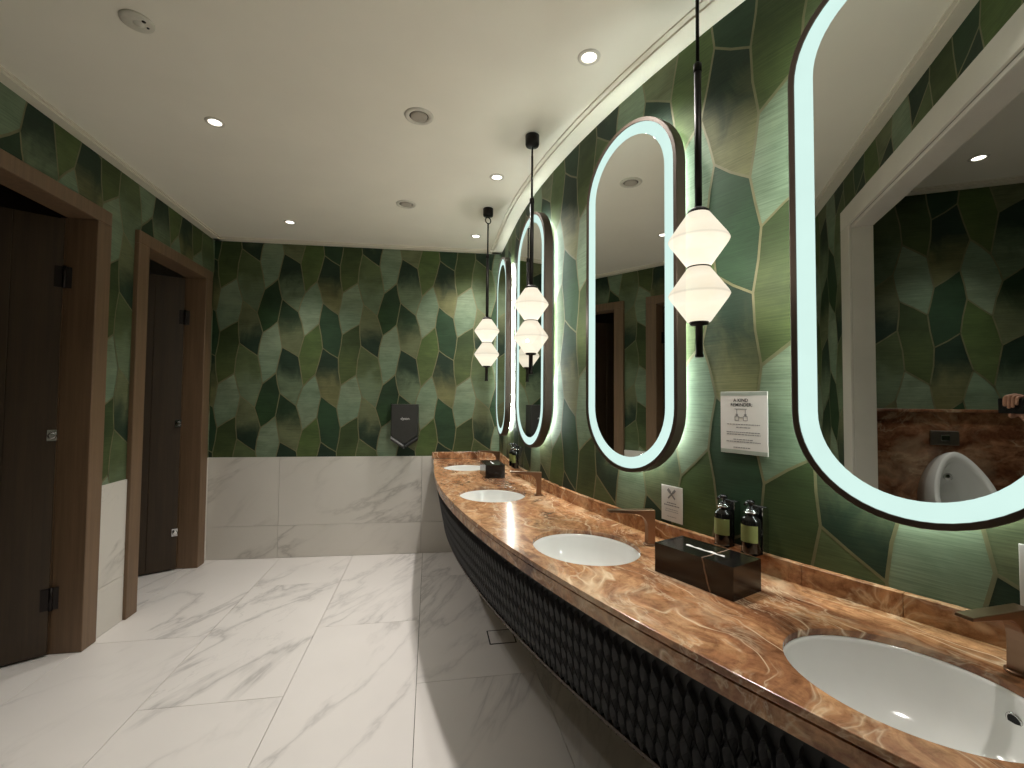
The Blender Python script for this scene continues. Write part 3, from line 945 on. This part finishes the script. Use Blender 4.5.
# ------------------------------------------------------------------ lit capsule mirrors
MIRRORS = [(-0.225, 0.0), (0.69, R(0.7)), (1.70, R(2.5)), (2.638, R(4.9))]
MIR_WORDS = ['lit capsule mirror nearest the back wall, seen almost edge-on', 'narrow lit capsule mirror behind the middle pendant', 'lit capsule mirror above the tap beside the small square notice', 'large lit capsule mirror at the right edge reflecting a urinal']
MW, MH, MZ = 0.268, 0.731, 1.819
def capsule(inset, z, n=28, grow=0.0):
    a = MW - inset; h = MH - MW
    pts = [Vector((a * math.cos(PI * k / n), h + a * math.sin(PI * k / n), z)) for k in range(n + 1)]
    pts += [Vector((a * math.cos(PI + PI * k / n), -h + a * math.sin(PI + PI * k / n), z)) for k in range(n + 1)]
    return pts
mir_mesh = {}
def mparts():
    d = {}
    d['backplate'] = MB().loft([capsule(0.05, 0.0), capsule(0.05, 0.024)], smooth=False).mesh('backplate', 'panel_black')
    d['halo_light'] = MB().loft([capsule(0.046, 0.006), capsule(0.046, 0.020)], False, False, smooth=False).mesh('halo_light', 'led_halo')
    fr = [capsule(0.03, 0.024), capsule(0.0, 0.024), capsule(0.0, 0.0700), capsule(0.002, 0.0720), capsule(0.016, 0.0720), capsule(0.016, 0.0640), capsule(0.03, 0.0640)]
    d['frame'] = MB().loft(fr + [fr[0]], False, False, smooth=False).mesh('frame', 'bronze_frame')
    d['light_strip'] = MB().loft([capsule(0.0165, 0.0675), capsule(0.062, 0.0675), capsule(0.062, 0.0645), capsule(0.0165, 0.0645), capsule(0.0165, 0.0675)], False, False, smooth=False).mesh('light_strip', 'led_strip')
    m = MB(); cp = capsule(0.0625, 0.0670)
    m.loft([capsule(0.0625, 0.0600), cp], True, True, smooth=False)
    d['glass'] = m.mesh('glass', 'mirror_glass')
    return d
MP = mparts()
for i, (s, turn) in enumerate(MIRRORS):
    M = arc_frame(s, 0.003 + 0.2 * turn, MZ, turn)
    t = thing('wall_mirror', MIR_WORDS[i], 'mirror', M, 'lit capsule mirrors on the bowed wall')
    for nm, me in MP.items():
        o = link(nm, me, t)
        if nm == 'light_strip': o['label'] = 'glowing frosted border strip'

# ------------------------------------------------------------------ pendant lamps
PEND = [0.235, 1.16, 2.19]
PEND_WORDS = ['double-lantern pendant lamp hanging nearest the back wall', 'middle double-lantern pendant lamp in front of the narrow mirror', 'nearest double-lantern pendant lamp, its rod running out of the top']
def bicone(zc, rmax=0.089, hh=0.082):
    pr = [(0.030, -hh), (0.0335, -hh), (0.0345, -hh * 0.985), (0.037, -hh * 0.94)]
    pr += [(0.034 + (rmax - 0.034) * 0.86, -hh * 0.17), (0.034 + (rmax - 0.034) * 0.93, -hh * 0.10), (rmax * 0.985, -hh * 0.035), (rmax, 0.0), (rmax * 0.985, hh * 0.035), (0.034 + (rmax - 0.034) * 0.93, hh * 0.10), (0.034 + (rmax - 0.034) * 0.86, hh * 0.17), (0.037, hh * 0.94), (0.0345, hh * 0.985), (0.0335, hh), (0.030, hh)]
    return [(r, zc + z) for r, z in pr]
def pendant_parts():
    d = []
    Z = lambda z: z - CEIL
    d.append(('canopy', 'black_metal', MB().lathe([(0.010, Z(2.700)), (0.034, Z(2.704)), (0.036, Z(2.712)), (0.036, Z(2.757)), (0.030, Z(2.7595))], 24)))
    ring = [(0.022 * math.sin(2 * PI * k / 20), 0, Z(2.672) + 0.022 * math.cos(2 * PI * k / 20)) for k in range(20)]
    d.append(('ring', 'black_metal', MB().tube(ring, 0.004, 8, closed=True)))
    d.append(('rod', 'black_metal', MB().lathe([(0.0055, Z(2.40)), (0.0055, Z(2.652))], 12)))
    d.append(('collar', 'black_metal', MB().lathe([(0.0055, Z(2.396)), (0.0125, Z(2.40)), (0.0125, Z(2.424)), (0.0055, Z(2.43))], 14)))
    d.append(('stem', 'black_metal', MB().lathe([(0.0105, Z(1.968)), (0.0105, Z(2.40))], 14)))
    d.append(('cap', 'black_metal', MB().lathe([(0.0, Z(1.9545)), (0.031, Z(1.9545)), (0.033, Z(1.961)), (0.022, Z(1.970)), (0.0105, Z(1.972))], 24)))
    d.append(('glass_lantern', 'pendant_glass', MB().lathe(bicone(Z(1.872)), 40)))
    d.append(('neck', 'black_metal', MB().lathe([(0.030, Z(1.7862)), (0.0355, Z(1.7865)), (0.0355, Z(1.7895)), (0.030, Z(1.7898))], 24)))
    d.append(('glass_lantern', 'pendant_glass', MB().lathe(bicone(Z(1.704)), 40)))
    d.append(('finial', 'black_metal', MB().lathe([(0.0, Z(1.514)), (0.012, Z(1.514)), (0.013, Z(1.520)), (0.0105, Z(1.526)), (0.0105, Z(1.610)), (0.026, Z(1.613)), (0.028, Z(1.6215)), (0.0, Z(1.6215))], 20)))
    return [(n, m.mesh(n, k)) for n, k, m in d]
PP = pendant_parts()
for i, s in enumerate(PEND):
    p = arc(s, 0.25, CEIL)
    t = thing('pendant_lamp', PEND_WORDS[i], 'lamp', Matrix.Translation(p) @ Matrix.Rotation(0.4 + i, 4, 'Z'), 'double lantern pendants along the counter')
    for nm, me in PP:
        o = link(nm, me, t)
        if nm == 'glass_lantern': o['label'] = 'glowing milky glass double cone'
    for z in (1.815,):
        ld = bpy.data.lights.new('pendant_bulb', 'POINT'); ld.energy = PENDANT_W; ld.shadow_soft_size = 0.01; ld.color = (1.0, 0.93, 0.83)
        lo = bpy.data.objects.new('pendant_bulb', ld); COL.objects.link(lo); lo.parent = t
        lo.location = (0, 0, z - CEIL)

# ------------------------------------------------------------------ ceiling fittings
def downlight(x, y, label, power=1.0, big=1.0, spread=82):
    t = thing('downlight', label, 'light', Matrix.Translation((x, y, CEIL)), 'recessed ceiling downlights')
    MB().lathe([(0.030 * big, -0.0005), (0.030 * big, -0.004), (0.036 * big, -0.006), (0.044 * big, -0.004), (0.046 * big, -0.0005)], 28, cap0=False, cap1=False).build('trim_ring', 'ring_white', t)
    MB().lathe([(0.0, -0.0028), (0.021 * big, -0.0028), (0.0295 * big, -0.0012)], 24, cap0=False, cap1=False).build('lens', 'lamp_glow', t)
    ld = bpy.data.lights.new('downlight_beam', 'SPOT'); ld.energy = DOWNLIGHT_W * power; ld.spot_size = R(spread); ld.spot_blend = 1.0
    ld.shadow_soft_size = 0.03; ld.color = (1.0, 0.955, 0.89)
    lo = bpy.data.objects.new('downlight_beam', ld); COL.objects.link(lo); lo.parent = t; lo.location = (0, 0, -0.012)
    return t
downlight(-1.08, 2.486, 'bright downlight above the gap between the two cubicle doors', 0.80, 1.0, 88)
downlight(-1.099, 3.811, 'small downlight near the corner of left and back walls', 0.90, 1.0, 100)
downlight(0.389, 2.778, 'downlight between the two pendant canopies', 1.3, 1.0, 125)
downlight(0.363, 3.829, 'small downlight behind the farthest pendant canopy', 1.3, 1.0, 125)
downlight(0.610, 1.721, 'downlight near the bowed cornice, closest to the top edge', 1.25, 1.0, 125)
downlight(-1.08, 1.20, 'downlight by the portal wall, out of view above the camera', 0.6, 1.0, 90)
downlight(0.93, 0.78, 'downlight above the foreground basin, out of view', 0.7, 1.0, 110)
downlight(-0.78, -0.16, 'downlight in the urinal bay, seen in the large mirror', 0.6, 1.0, 84)

def speaker(x, y, label):
    t = thing('ceiling_speaker', label, 'speaker', Matrix.Translation((x, y, CEIL)), 'round ceiling speakers')
    MB().lathe([(0.046, -0.0005), (0.046, -0.004), (0.058, -0.008), (0.068, -0.005), (0.070, -0.0005)], 36, cap0=False, cap1=False).build('rim', 'ring_white', t)
    MB().lathe([(0.0, -0.0105), (0.030, -0.0105), (0.040, -0.007), (0.041, -0.0008)], 32, cap0=False, cap1=False).build('grille', 'grille', t)
    MB().lathe([(0.041, -0.0012), (0.0462, -0.0012)], 32, cap0=False, cap1=False).build('gap', 'hinge_metal', t)
speaker(-0.072, 2.243, 'round ceiling speaker nearer the camera in mid ceiling')
speaker(-0.186, 3.292, 'round ceiling speaker farther back in mid ceiling')

t = thing('emergency_light', 'round grey emergency light fitting near the top left corner', 'light', Matrix.Translation((-1.079, 1.861, CEIL)))
MB().lathe([(0.0, -0.010), (0.044, -0.010), (0.052, -0.006), (0.054, -0.0005)], 36).build('plate', 'ring_white', t)
MB().lathe([(0.0, -0.018), (0.012, -0.016), (0.018, -0.0105)], 20, Matrix.Translation((0.006, 0.0, 0)), cap1=False).build('lens', 'ring_white', t)
MB().lathe([(0.0, -0.012), (0.004, -0.012), (0.005, -0.0102)], 12, Matrix.Translation((0.028, 0.016, 0)), cap1=False).build('indicator', 'dark_hole', t)
MB().lathe([(0.0, -0.012), (0.006, -0.012), (0.007, -0.0102)], 12, Matrix.Translation((0.030, -0.014, 0)), cap1=False).build('test_button', 'hinge_metal', t)

# ------------------------------------------------------------------ lettering
def text_mesh(body, size, name, mat, parent, M, align='CENTER', bold=0.0):
    cu = bpy.data.curves.new(name, 'FONT'); cu.body = body; cu.size = size; cu.align_x = align; cu.align_y = 'CENTER'
    cu.offset = bold
    tmp = bpy.data.objects.new('tmp_text', cu); COL.objects.link(tmp)
    dg = bpy.context.evaluated_depsgraph_get(); dg.update()
    me = bpy.data.meshes.new_from_object(tmp.evaluated_get(dg))
    bpy.data.objects.remove(tmp, do_unlink=True)
    me.materials.clear(); me.materials.append(MAT[mat])
    return link(name, me, parent, M)

def lines_mb(rows, z=0.0016):
    """faint rows of print too small to read: short strokes of uneven length"""
    rr = random.Random(11); m = MB()
    for (xc, y, w, h) in rows:
        x = xc - w / 2
        while x < xc + w / 2:
            L = rr.uniform(0.004, 0.011); L = min(L, xc + w / 2 - x)
            if L > 0.0015:
                m.add([(x, y - h / 2, z), (x + L, y - h / 2, z), (x + L, y + h / 2, z), (x, y + h / 2, z)], [[0, 1, 2, 3]])
            x += L + 0.0018
    return m

# notice with heading
Mn = arc_frame(2.175, 0.0, 1.311)
NW, NH = 0.165, 0.207
Mn = Mn @ Matrix.Translation((0, 0, 0.004))
t = thing('notice', 'white notice headed A KIND REMINDER on the leaf wallpaper', 'sign', Mn)
sheet = MB().box(-NW / 2, NW / 2, -NH / 2, NH / 2, 0.0, 0.0030, bev=0.0006).build('sheet', 'paper_sign', t)
for y0, y1 in ((NH / 2 - 0.013, NH / 2 - 0.001), (-NH / 2 + 0.001, -NH / 2 + 0.013)):
    MB().box(-NW / 2 + 0.001, NW / 2 - 0.001, y0, y1, 0.0031, 0.0035).build('border_band', 'sign_band', sheet)
text_mesh('A KIND', 0.0155, 'heading', 'ink', t, Matrix.Translation((-0.008, 0.074, 0.0036)), bold=0.00028)
text_mesh('REMINDER:', 0.0155, 'heading', 'ink', t, Matrix.Translation((-0.006, 0.059, 0.0036)), bold=0.00028)
ic = MB()
ic.box(-0.030, 0.014, 0.0445, 0.0465, 0.0032, 0.0037)
for x in (-0.022, 0.008):
    ic.box(x - 0.001, x + 0.001, 0.028, 0.045, 0.0032, 0.0037)
    for dx, w in ((-0.0075, 0.0015), (0.006, 0.0015)):
        ic.box(x + dx, x + dx + w, 0.007, 0.022, 0.0032, 0.0037)
    ic.box(x - 0.0075, x + 0.0075, 0.0065, 0.0082, 0.0032, 0.0037)
    ic.box(x - 0.0075, x + 0.0075, 0.0205, 0.0222, 0.0032, 0.0037)
    ic.box(x - 0.004, x + 0.004, 0.0222, 0.029, 0.0032, 0.0037)
ic.box(-0.0135, -0.0005, 0.0165, 0.018, 0.0032, 0.0037)
ic.build('bottles_icon', 'ink_soft', t)
rows = [(0, -0.006, 0.115, 0.0028), (0, -0.016, 0.05, 0.0028), (0.0, -0.032, 0.12, 0.0028), (0, -0.0395, 0.118, 0.0028), (0, -0.056, 0.07, 0.0028), (0, -0.0635, 0.122, 0.0028), (-0.004, -0.083, 0.062, 0.0032)]
lines_mb(rows, 0.0037).build('small_print', 'ink_soft', t)

# small notice with crossed tools
t = thing('notice', 'small square notice with a crossed comb and brush icon by the tap', 'sign', arc_frame(1.875, 0.004, 0.985))
MB().box(-0.052, 0.052, -0.068, 0.068, 0.0, 0.0030, bev=0.0006).build('sheet', 'paper_sign', t)
ic = MB()
for a, w in ((R(45), 0.006), (R(-45), 0.0045)):
    Mi = Matrix.Translation((0.0, 0.036, 0)) @ Matrix.Rotation(a, 4, 'Z')
    ic.box(-0.003, 0.003, -0.024, 0.024, 0.0032, 0.0037, M=Mi)
    ic.box(-w, w, 0.008, 0.026, 0.0032, 0.0038, M=Mi)
ic.build('crossed_icon', 'ink_soft', t)
lines_mb([(0, 0.002, 0.045, 0.004), (0, -0.007, 0.075, 0.0045), (0, -0.022, 0.06, 0.002), (0, -0.03, 0.066, 0.002), (0, -0.05, 0.045, 0.002)], 0.0037).build('small_print', 'ink_soft', t)

# notice at the far right
t = thing('notice', 'pale notice cut off by the right edge below the large mirror', 'sign', arc_frame(2.842, 0.004, 1.008))
MB().box(-0.052, 0.052, -0.068, 0.068, 0.0, 0.0030, bev=0.0006).build('sheet', 'paper_sign', t)
lines_mb([(0, 0.002, 0.045, 0.004), (0, -0.007, 0.075, 0.0045), (0, -0.022, 0.06, 0.002), (0, -0.03, 0.066, 0.002)], 0.0037).build('small_print', 'ink_soft', t)

# ------------------------------------------------------------------ tissue boxes and pump bottles
def tissue_box(M, label):
    t = thing('tissue_box', label, 'box', M, 'black marble tissue boxes')
    L, D, Hh = 0.262, 0.135, 0.090
    m = MB()
    th = 0.009
    sl, sw = 0.066, 0.0075           # half slot
    m.box(-L / 2, L / 2, -D / 2, -D / 2 + th, 0, Hh); m.box(-L / 2, L / 2, D / 2 - th, D / 2, 0, Hh)
    m.box(-L / 2, -L / 2 + th, -D / 2 + th, D / 2 - th, 0, Hh); m.box(L / 2 - th, L / 2, -D / 2 + th, D / 2 - th, 0, Hh)
    m.box(-L / 2 + th, L / 2 - th, -D / 2 + th, D / 2 - th, 0.0, 0.004)
    m.build('body', 'black_marble', t)
    m = MB()
    e = 0.0006
    m.box(-L / 2 + th + e, -sl, -D / 2 + th + e, D / 2 - th - e, Hh - th, Hh - e); m.box(sl, L / 2 - th - e, -D / 2 + th + e, D / 2 - th - e, Hh - th, Hh - e)
    m.box(-sl, sl, -D / 2 + th + e, -sw, Hh - th, Hh - e); m.box(-sl, sl, sw, D / 2 - th - e, Hh - th, Hh - e)
    lid = m.build('lid', 'black_marble', t)
    tm = MB(); n = 12
    rr = [[Vector((-sl + 2 * sl * k / n * 0.98 + 0.001, -0.0035, Hh - 0.02)), Vector((-sl + 2 * sl * k / n * 0.98 + 0.001, -0.001 + 0.002 * math.sin(k), Hh + 0.001 + 0.0015 * math.sin(k * 1.7))), Vector((-sl + 2 * sl * k / n * 0.98 + 0.001, 0.0035, Hh - 0.02))] for k in range(n + 1)]
    tm.loft(rr, False, False, False)
    tm.build('tissue', 'tissue', lid)
    return t
c = Vector((0.812, 1.275))
ang = math.atan2(-0.239, 0.100)
tissue_box(Matrix.Translation((0.819, 1.272, COUNTER_Z + 0.0006)) @ Matrix.Rotation(ang, 4, 'Z'), 'black marble tissue box with a pale vein, nearest the camera')
tissue_box(Matrix.Translation((0.442, 3.262, COUNTER_Z + 0.0006)) @ Matrix.Rotation(R(-88), 4, 'Z'), 'small-looking black tissue box between the two far basins')

def bottle_parts():
    d = []
    d.append(('body', 'bottle_dark', MB().lathe([(0.0, 0), (0.026, 0.0), (0.029, 0.004), (0.029, 0.098), (0.026, 0.108), (0.013, 0.116), (0.012, 0.122), (0.0, 0.122)], 28)))
    lab = MB(); n = 16
    rr = [[Vector((0.0294 * math.sin(a), -0.0294 * math.cos(a), z)) for z in (0.036, 0.088)] for a in [R(-70) + R(140) * k / n for k in range(n + 1)]]
    lab.loft(rr, False, False, False); d.append(('label', 'bottle_label', lab))
    d.append(('collar', 'chrome', MB().lathe([(0.0135, 0.120), (0.0155, 0.121), (0.0155, 0.133), (0.0135, 0.135)], 20)))
    pm = MB().lathe([(0.0, 0.135), (0.011, 0.135), (0.011, 0.139), (0.005, 0.140), (0.005, 0.150), (0.0115, 0.152), (0.012, 0.160), (0.009, 0.163), (0.0, 0.163)], 16)
    pm.tube([(0, 0, 0.157), (0, -0.02, 0.158), (0, -0.032, 0.153)], 0.0042, 8)
    d.append(('pump', 'pump_black', pm))
    return [(n, m.mesh(n, k)) for n, k, m in d]
BP = bottle_parts()
BTL = [(2.130, 'dark pump bottle, left of the pair behind the near tissue box'), (2.224, 'dark pump bottle, right of the pair behind the near tissue box'), (0.222, 'dark pump bottle, farther of the pair by the far tissue box'), (0.312, 'dark pump bottle, nearer of the pair by the far tissue box')]
BRK = ['dark bracket holding the left near pump bottle', 'dark bracket holding the right near pump bottle', 'dark bracket holding the farther far pump bottle', 'dark bracket holding the nearer far pump bottle']
BZ = 0.9075
for (s, w), bw in zip(BTL, BRK):
    t = thing('pump_bottle', w, 'bottle', arc_flat(s, 0.048, BZ), 'pump bottles on the bowed wall')
    body = None
    for nm, me in BP:
        o = link(nm, me, body if nm == 'label' else t)
        body = o if nm == 'body' else body
    b = thing('bottle_bracket', bw, 'bracket', arc_flat(s, 0.048, BZ), 'wall brackets of the pump bottles')
    MB().box(-0.028, 0.028, 0.034, 0.0445, -0.0005, 0.142, bev=0.001).build('back_plate', 'pump_black', b)
    m = MB().box(0.0285, 0.0305, 0.012, 0.0445, -0.0005, 0.142); m.build('side_trim', 'chrome', b)
    hoop = [(0.0195 * math.cos(q), 0.0195 * math.sin(q), 0.1265) for q in [2 * PI * k / 24 for k in range(24)]]
    m = MB().tube(hoop, 0.0025, 8, closed=True); m.box(-0.004, 0.004, 0.0185, 0.0345, 0.1245, 0.1285)
    m.build('neck_hoop', 'chrome', b)
    MB().box(-0.026, 0.026, -0.02, 0.0338, -0.0035, -0.0007, bev=0.0008).build('foot_plate', 'pump_black', b)

# ------------------------------------------------------------------ hand dryer on the back wall
uc = 1.648
Md = Matrix(((BD.x, 0, BN.x, BX0 + BD.x * uc + BN.x * 0.003), (BD.y, 0, BN.y, BY0 + BD.y * uc + BN.y * 0.003), (0, 1, 0, 0), (0, 0, 0, 1)))
t = thing('hand_dryer', 'dark grey V-shaped hand dryer on the leaf-papered back wall', 'hand dryer', Md)
DW = 0.118
def dryer_ring(z, k):
    return [Vector((DW * k, 1.335 - (1 - k) * 0.02, z)), Vector((-DW * k, 1.335 - (1 - k) * 0.02, z)), Vector((-DW * k, 1.060, z)), Vector((0.0, 0.985, z)), Vector((DW * k, 1.060, z))]
MB().loft([dryer_ring(0, 1.0), dryer_ring(0.085, 1.0), dryer_ring(0.098, 0.93)], smooth=False).build('body', 'dryer_grey', t)
for sgn in (-1, 1):
    rings = []
    for k in range(2):
        x = [0.004, DW - 0.002][k] * sgn
        y = [0.983, 1.058][k]
        rings.append([Vector((x, y, 0.004)), Vector((x, y, 0.092)), Vector((x, y - 0.022, 0.104)), Vector((x, y - 0.042, 0.088)), Vector((x, y - 0.042, 0.004))])
    MB().loft(rings, smooth=False).build('blade', 'dryer_dark' if sgn > 0 else 'dryer_grey', t)
text_mesh('dyson', 0.032, 'logo', 'white_print', t, Matrix.Translation((0.006, 1.208, 0.0988)))

# ------------------------------------------------------------------ floor drain
t = thing('floor_drain', 'square tile-insert floor drain under the counter', 'drain', Matrix.Translation((0.43, 2.70, 0.0)))
DR = 0.078
m = MB()
for x0, x1, y0, y1 in ((-DR, DR, -DR, -DR + 0.007), (-DR, DR, DR - 0.007, DR), (-DR, -DR + 0.007, -DR + 0.007, DR - 0.007), (DR - 0.007, DR, -DR + 0.007, DR - 0.007)):
    m.box(x0, x1, y0, y1, 0.0003, 0.0018)
m.build('slot_frame', 'dark_hole', t)
MB().box(-DR + 0.0075, DR - 0.0075, -DR + 0.0075, DR - 0.0075, 0.0003, 0.0022, bev=0.0006).build('plate', 'marble_floor', t)

# ------------------------------------------------------------------ urinal and flush plate in the bay (seen in the large mirror)
UY = -0.14
t = thing('urinal', 'white ceramic urinal on brown onyx, seen in the large mirror', 'urinal', Matrix.Translation((ENTRY_X0 + 0.031, UY, 0)))
def u_outline(k, n=44):
    pts = []
    for j in range(n):
        a = 2 * PI * j / n
        c_, s_ = math.cos(a), math.sin(a)
        w = 0.155 * (1.0 + (0.12 * s_ if s_ < 0 else -0.22 * s_ * s_))
        h = 0.30 if s_ > 0 else 0.26
        pts.append((w * c_ * k, 0.79 + h * s_ * k, s_))
    return pts
def u_ring(k, dfun):
    return [Vector((dfun(s_), y, z)) for y, z, s_ in u_outline(k)]
dep = lambda s_: 0.27 - 0.14 * s_
m = MB()
m.loft([u_ring(0.90, lambda s_: 0.0), u_ring(0.97, lambda s_: dep(s_) * 0.5), u_ring(1.0, lambda s_: dep(s_) - 0.012), u_ring(0.98, dep), u_ring(0.84, dep), u_ring(0.80, lambda s_: dep(s_) - 0.012), u_ring(0.66, lambda s_: 0.075), u_ring(0.35, lambda s_: 0.045)], True, True)
m.build('bowl', 'ceramic', t)
Mx = Matrix.Translation((0.062, 0.01, 0.93)) @ Matrix.Rotation(PI / 2, 4, 'Y')
MB().lathe([(0.0, 0.010), (0.018, 0.010), (0.024, 0.004), (0.025, 0.0)], 20, Mx).build('spreader', 'chrome', t)
t = thing('flush_plate', 'square steel flush sensor plate above the urinal, seen in the large mirror', 'flush plate', Matrix.Translation((ENTRY_X0 + 0.031, UY, 1.165)))
MB().box(0, 0.022, -0.07, 0.07, -0.045, 0.045, bev=0.003).build('plate', 'steel_plate', t)
MB().box(0.0222, 0.026, -0.022, 0.022, -0.018, 0.018, bev=0.002).build('sensor', 'chrome', t)

# ------------------------------------------------------------------ the photographer's raised hand and phone (only seen in the large mirror)
HR, HF = Vector((0.985, -0.175, 0)), Vector((0.175, 0.985, 0))
HM = Matrix(((HR.x, HF.x, 0, -0.335), (HR.y, HF.y, 0, -0.04), (0, 0, 1, 1.372), (0, 0, 0, 1)))   # local x along the phone, y forward, z up
ph = thing('phone', 'black phone held up in a hand, seen in the large mirror', 'phone', HM)
MB().box(-0.075, 0.075, -0.0042, 0.0042, -0.036, 0.036, bev=0.003).build('case', 'phone_black', ph)
lm = MB()
for dz in (-0.013, 0.013):
    lm.lathe([(0.0, 0.0075), (0.007, 0.0075), (0.0085, 0.0043)], 16, Matrix.Translation((0.058, 0, 0.014 + dz)) @ Matrix.Rotation(-PI / 2, 4, 'X'))
lm.build('camera_lens', 'bottle_dark', ph)
J, E_, RD = [], [], []
def joint(p, r, link_to=None):
    J.append(p); RD.append(r)
    if link_to is not None: E_.append((link_to, len(J) - 1))
    return len(J) - 1
palm = joint((0.012, -0.034, -0.022), 0.026)
wrist = joint((0.034, -0.052, -0.078), 0.024, palm)
fore = joint((0.044, -0.12, -0.125), 0.031, wrist)
joint((0.060, -0.25, -0.20), 0.040, fore)
for k, (x, top, tip) in enumerate(((-0.022, 0.050, -0.004), (-0.001, 0.054, -0.014), (0.020, 0.051, -0.010), (0.040, 0.046, 0.002))):
    rr = 0.0092 - 0.0006 * k
    a = joint((x * 0.9 + 0.002, -0.031, 0.014), rr * 1.25, palm)
    b = joint((x, -0.018, top), rr * 1.05, a)
    c_ = joint((x, 0.0125, top - 0.008), rr, b)
    joint((x, 0.0150, tip), rr * 0.85, c_)
a = joint((-0.014, -0.028, -0.036), 0.0125, palm)
b = joint((-0.020, -0.010, -0.050), 0.0105, a)
joint((0.006, 0.0150, -0.040), 0.0085, b)
bm = bmesh.new()
sl = bm.verts.layers.skin.verify()
vs = [bm.verts.new(p) for p in J]
for a, b in E_: bm.edges.new((vs[a], vs[b]))
for v, r in zip(vs, RD): v[sl].radius = (r, r)
vs[0][sl].use_root = True
me = bpy.data.meshes.new('tmp_hand'); bm.to_mesh(me); bm.free()
tmp = bpy.data.objects.new('tmp_hand', me); COL.objects.link(tmp)
sk = tmp.modifiers.new('skin', 'SKIN'); sk.use_smooth_shade = True
tmp.modifiers.new('sub', 'SUBSURF').levels = 2
dg = bpy.context.evaluated_depsgraph_get(); dg.update()
hm = bpy.data.meshes.new_from_object(tmp.evaluated_get(dg))
bpy.data.objects.remove(tmp, do_unlink=True)
hm.materials.clear(); hm.materials.append(MAT['skin'])
hand = thing('person', 'raised hand and forearm holding the phone, seen in the large mirror', 'person', HM)
link('hand_and_forearm', hm, hand)
cuff = MB().tube([(0.0475, -0.148, -0.141), (0.053, -0.195, -0.168), (0.061, -0.262, -0.207)], [0.041, 0.045, 0.050], 18)
cuff.build('sleeve', 'sleeve', hand)
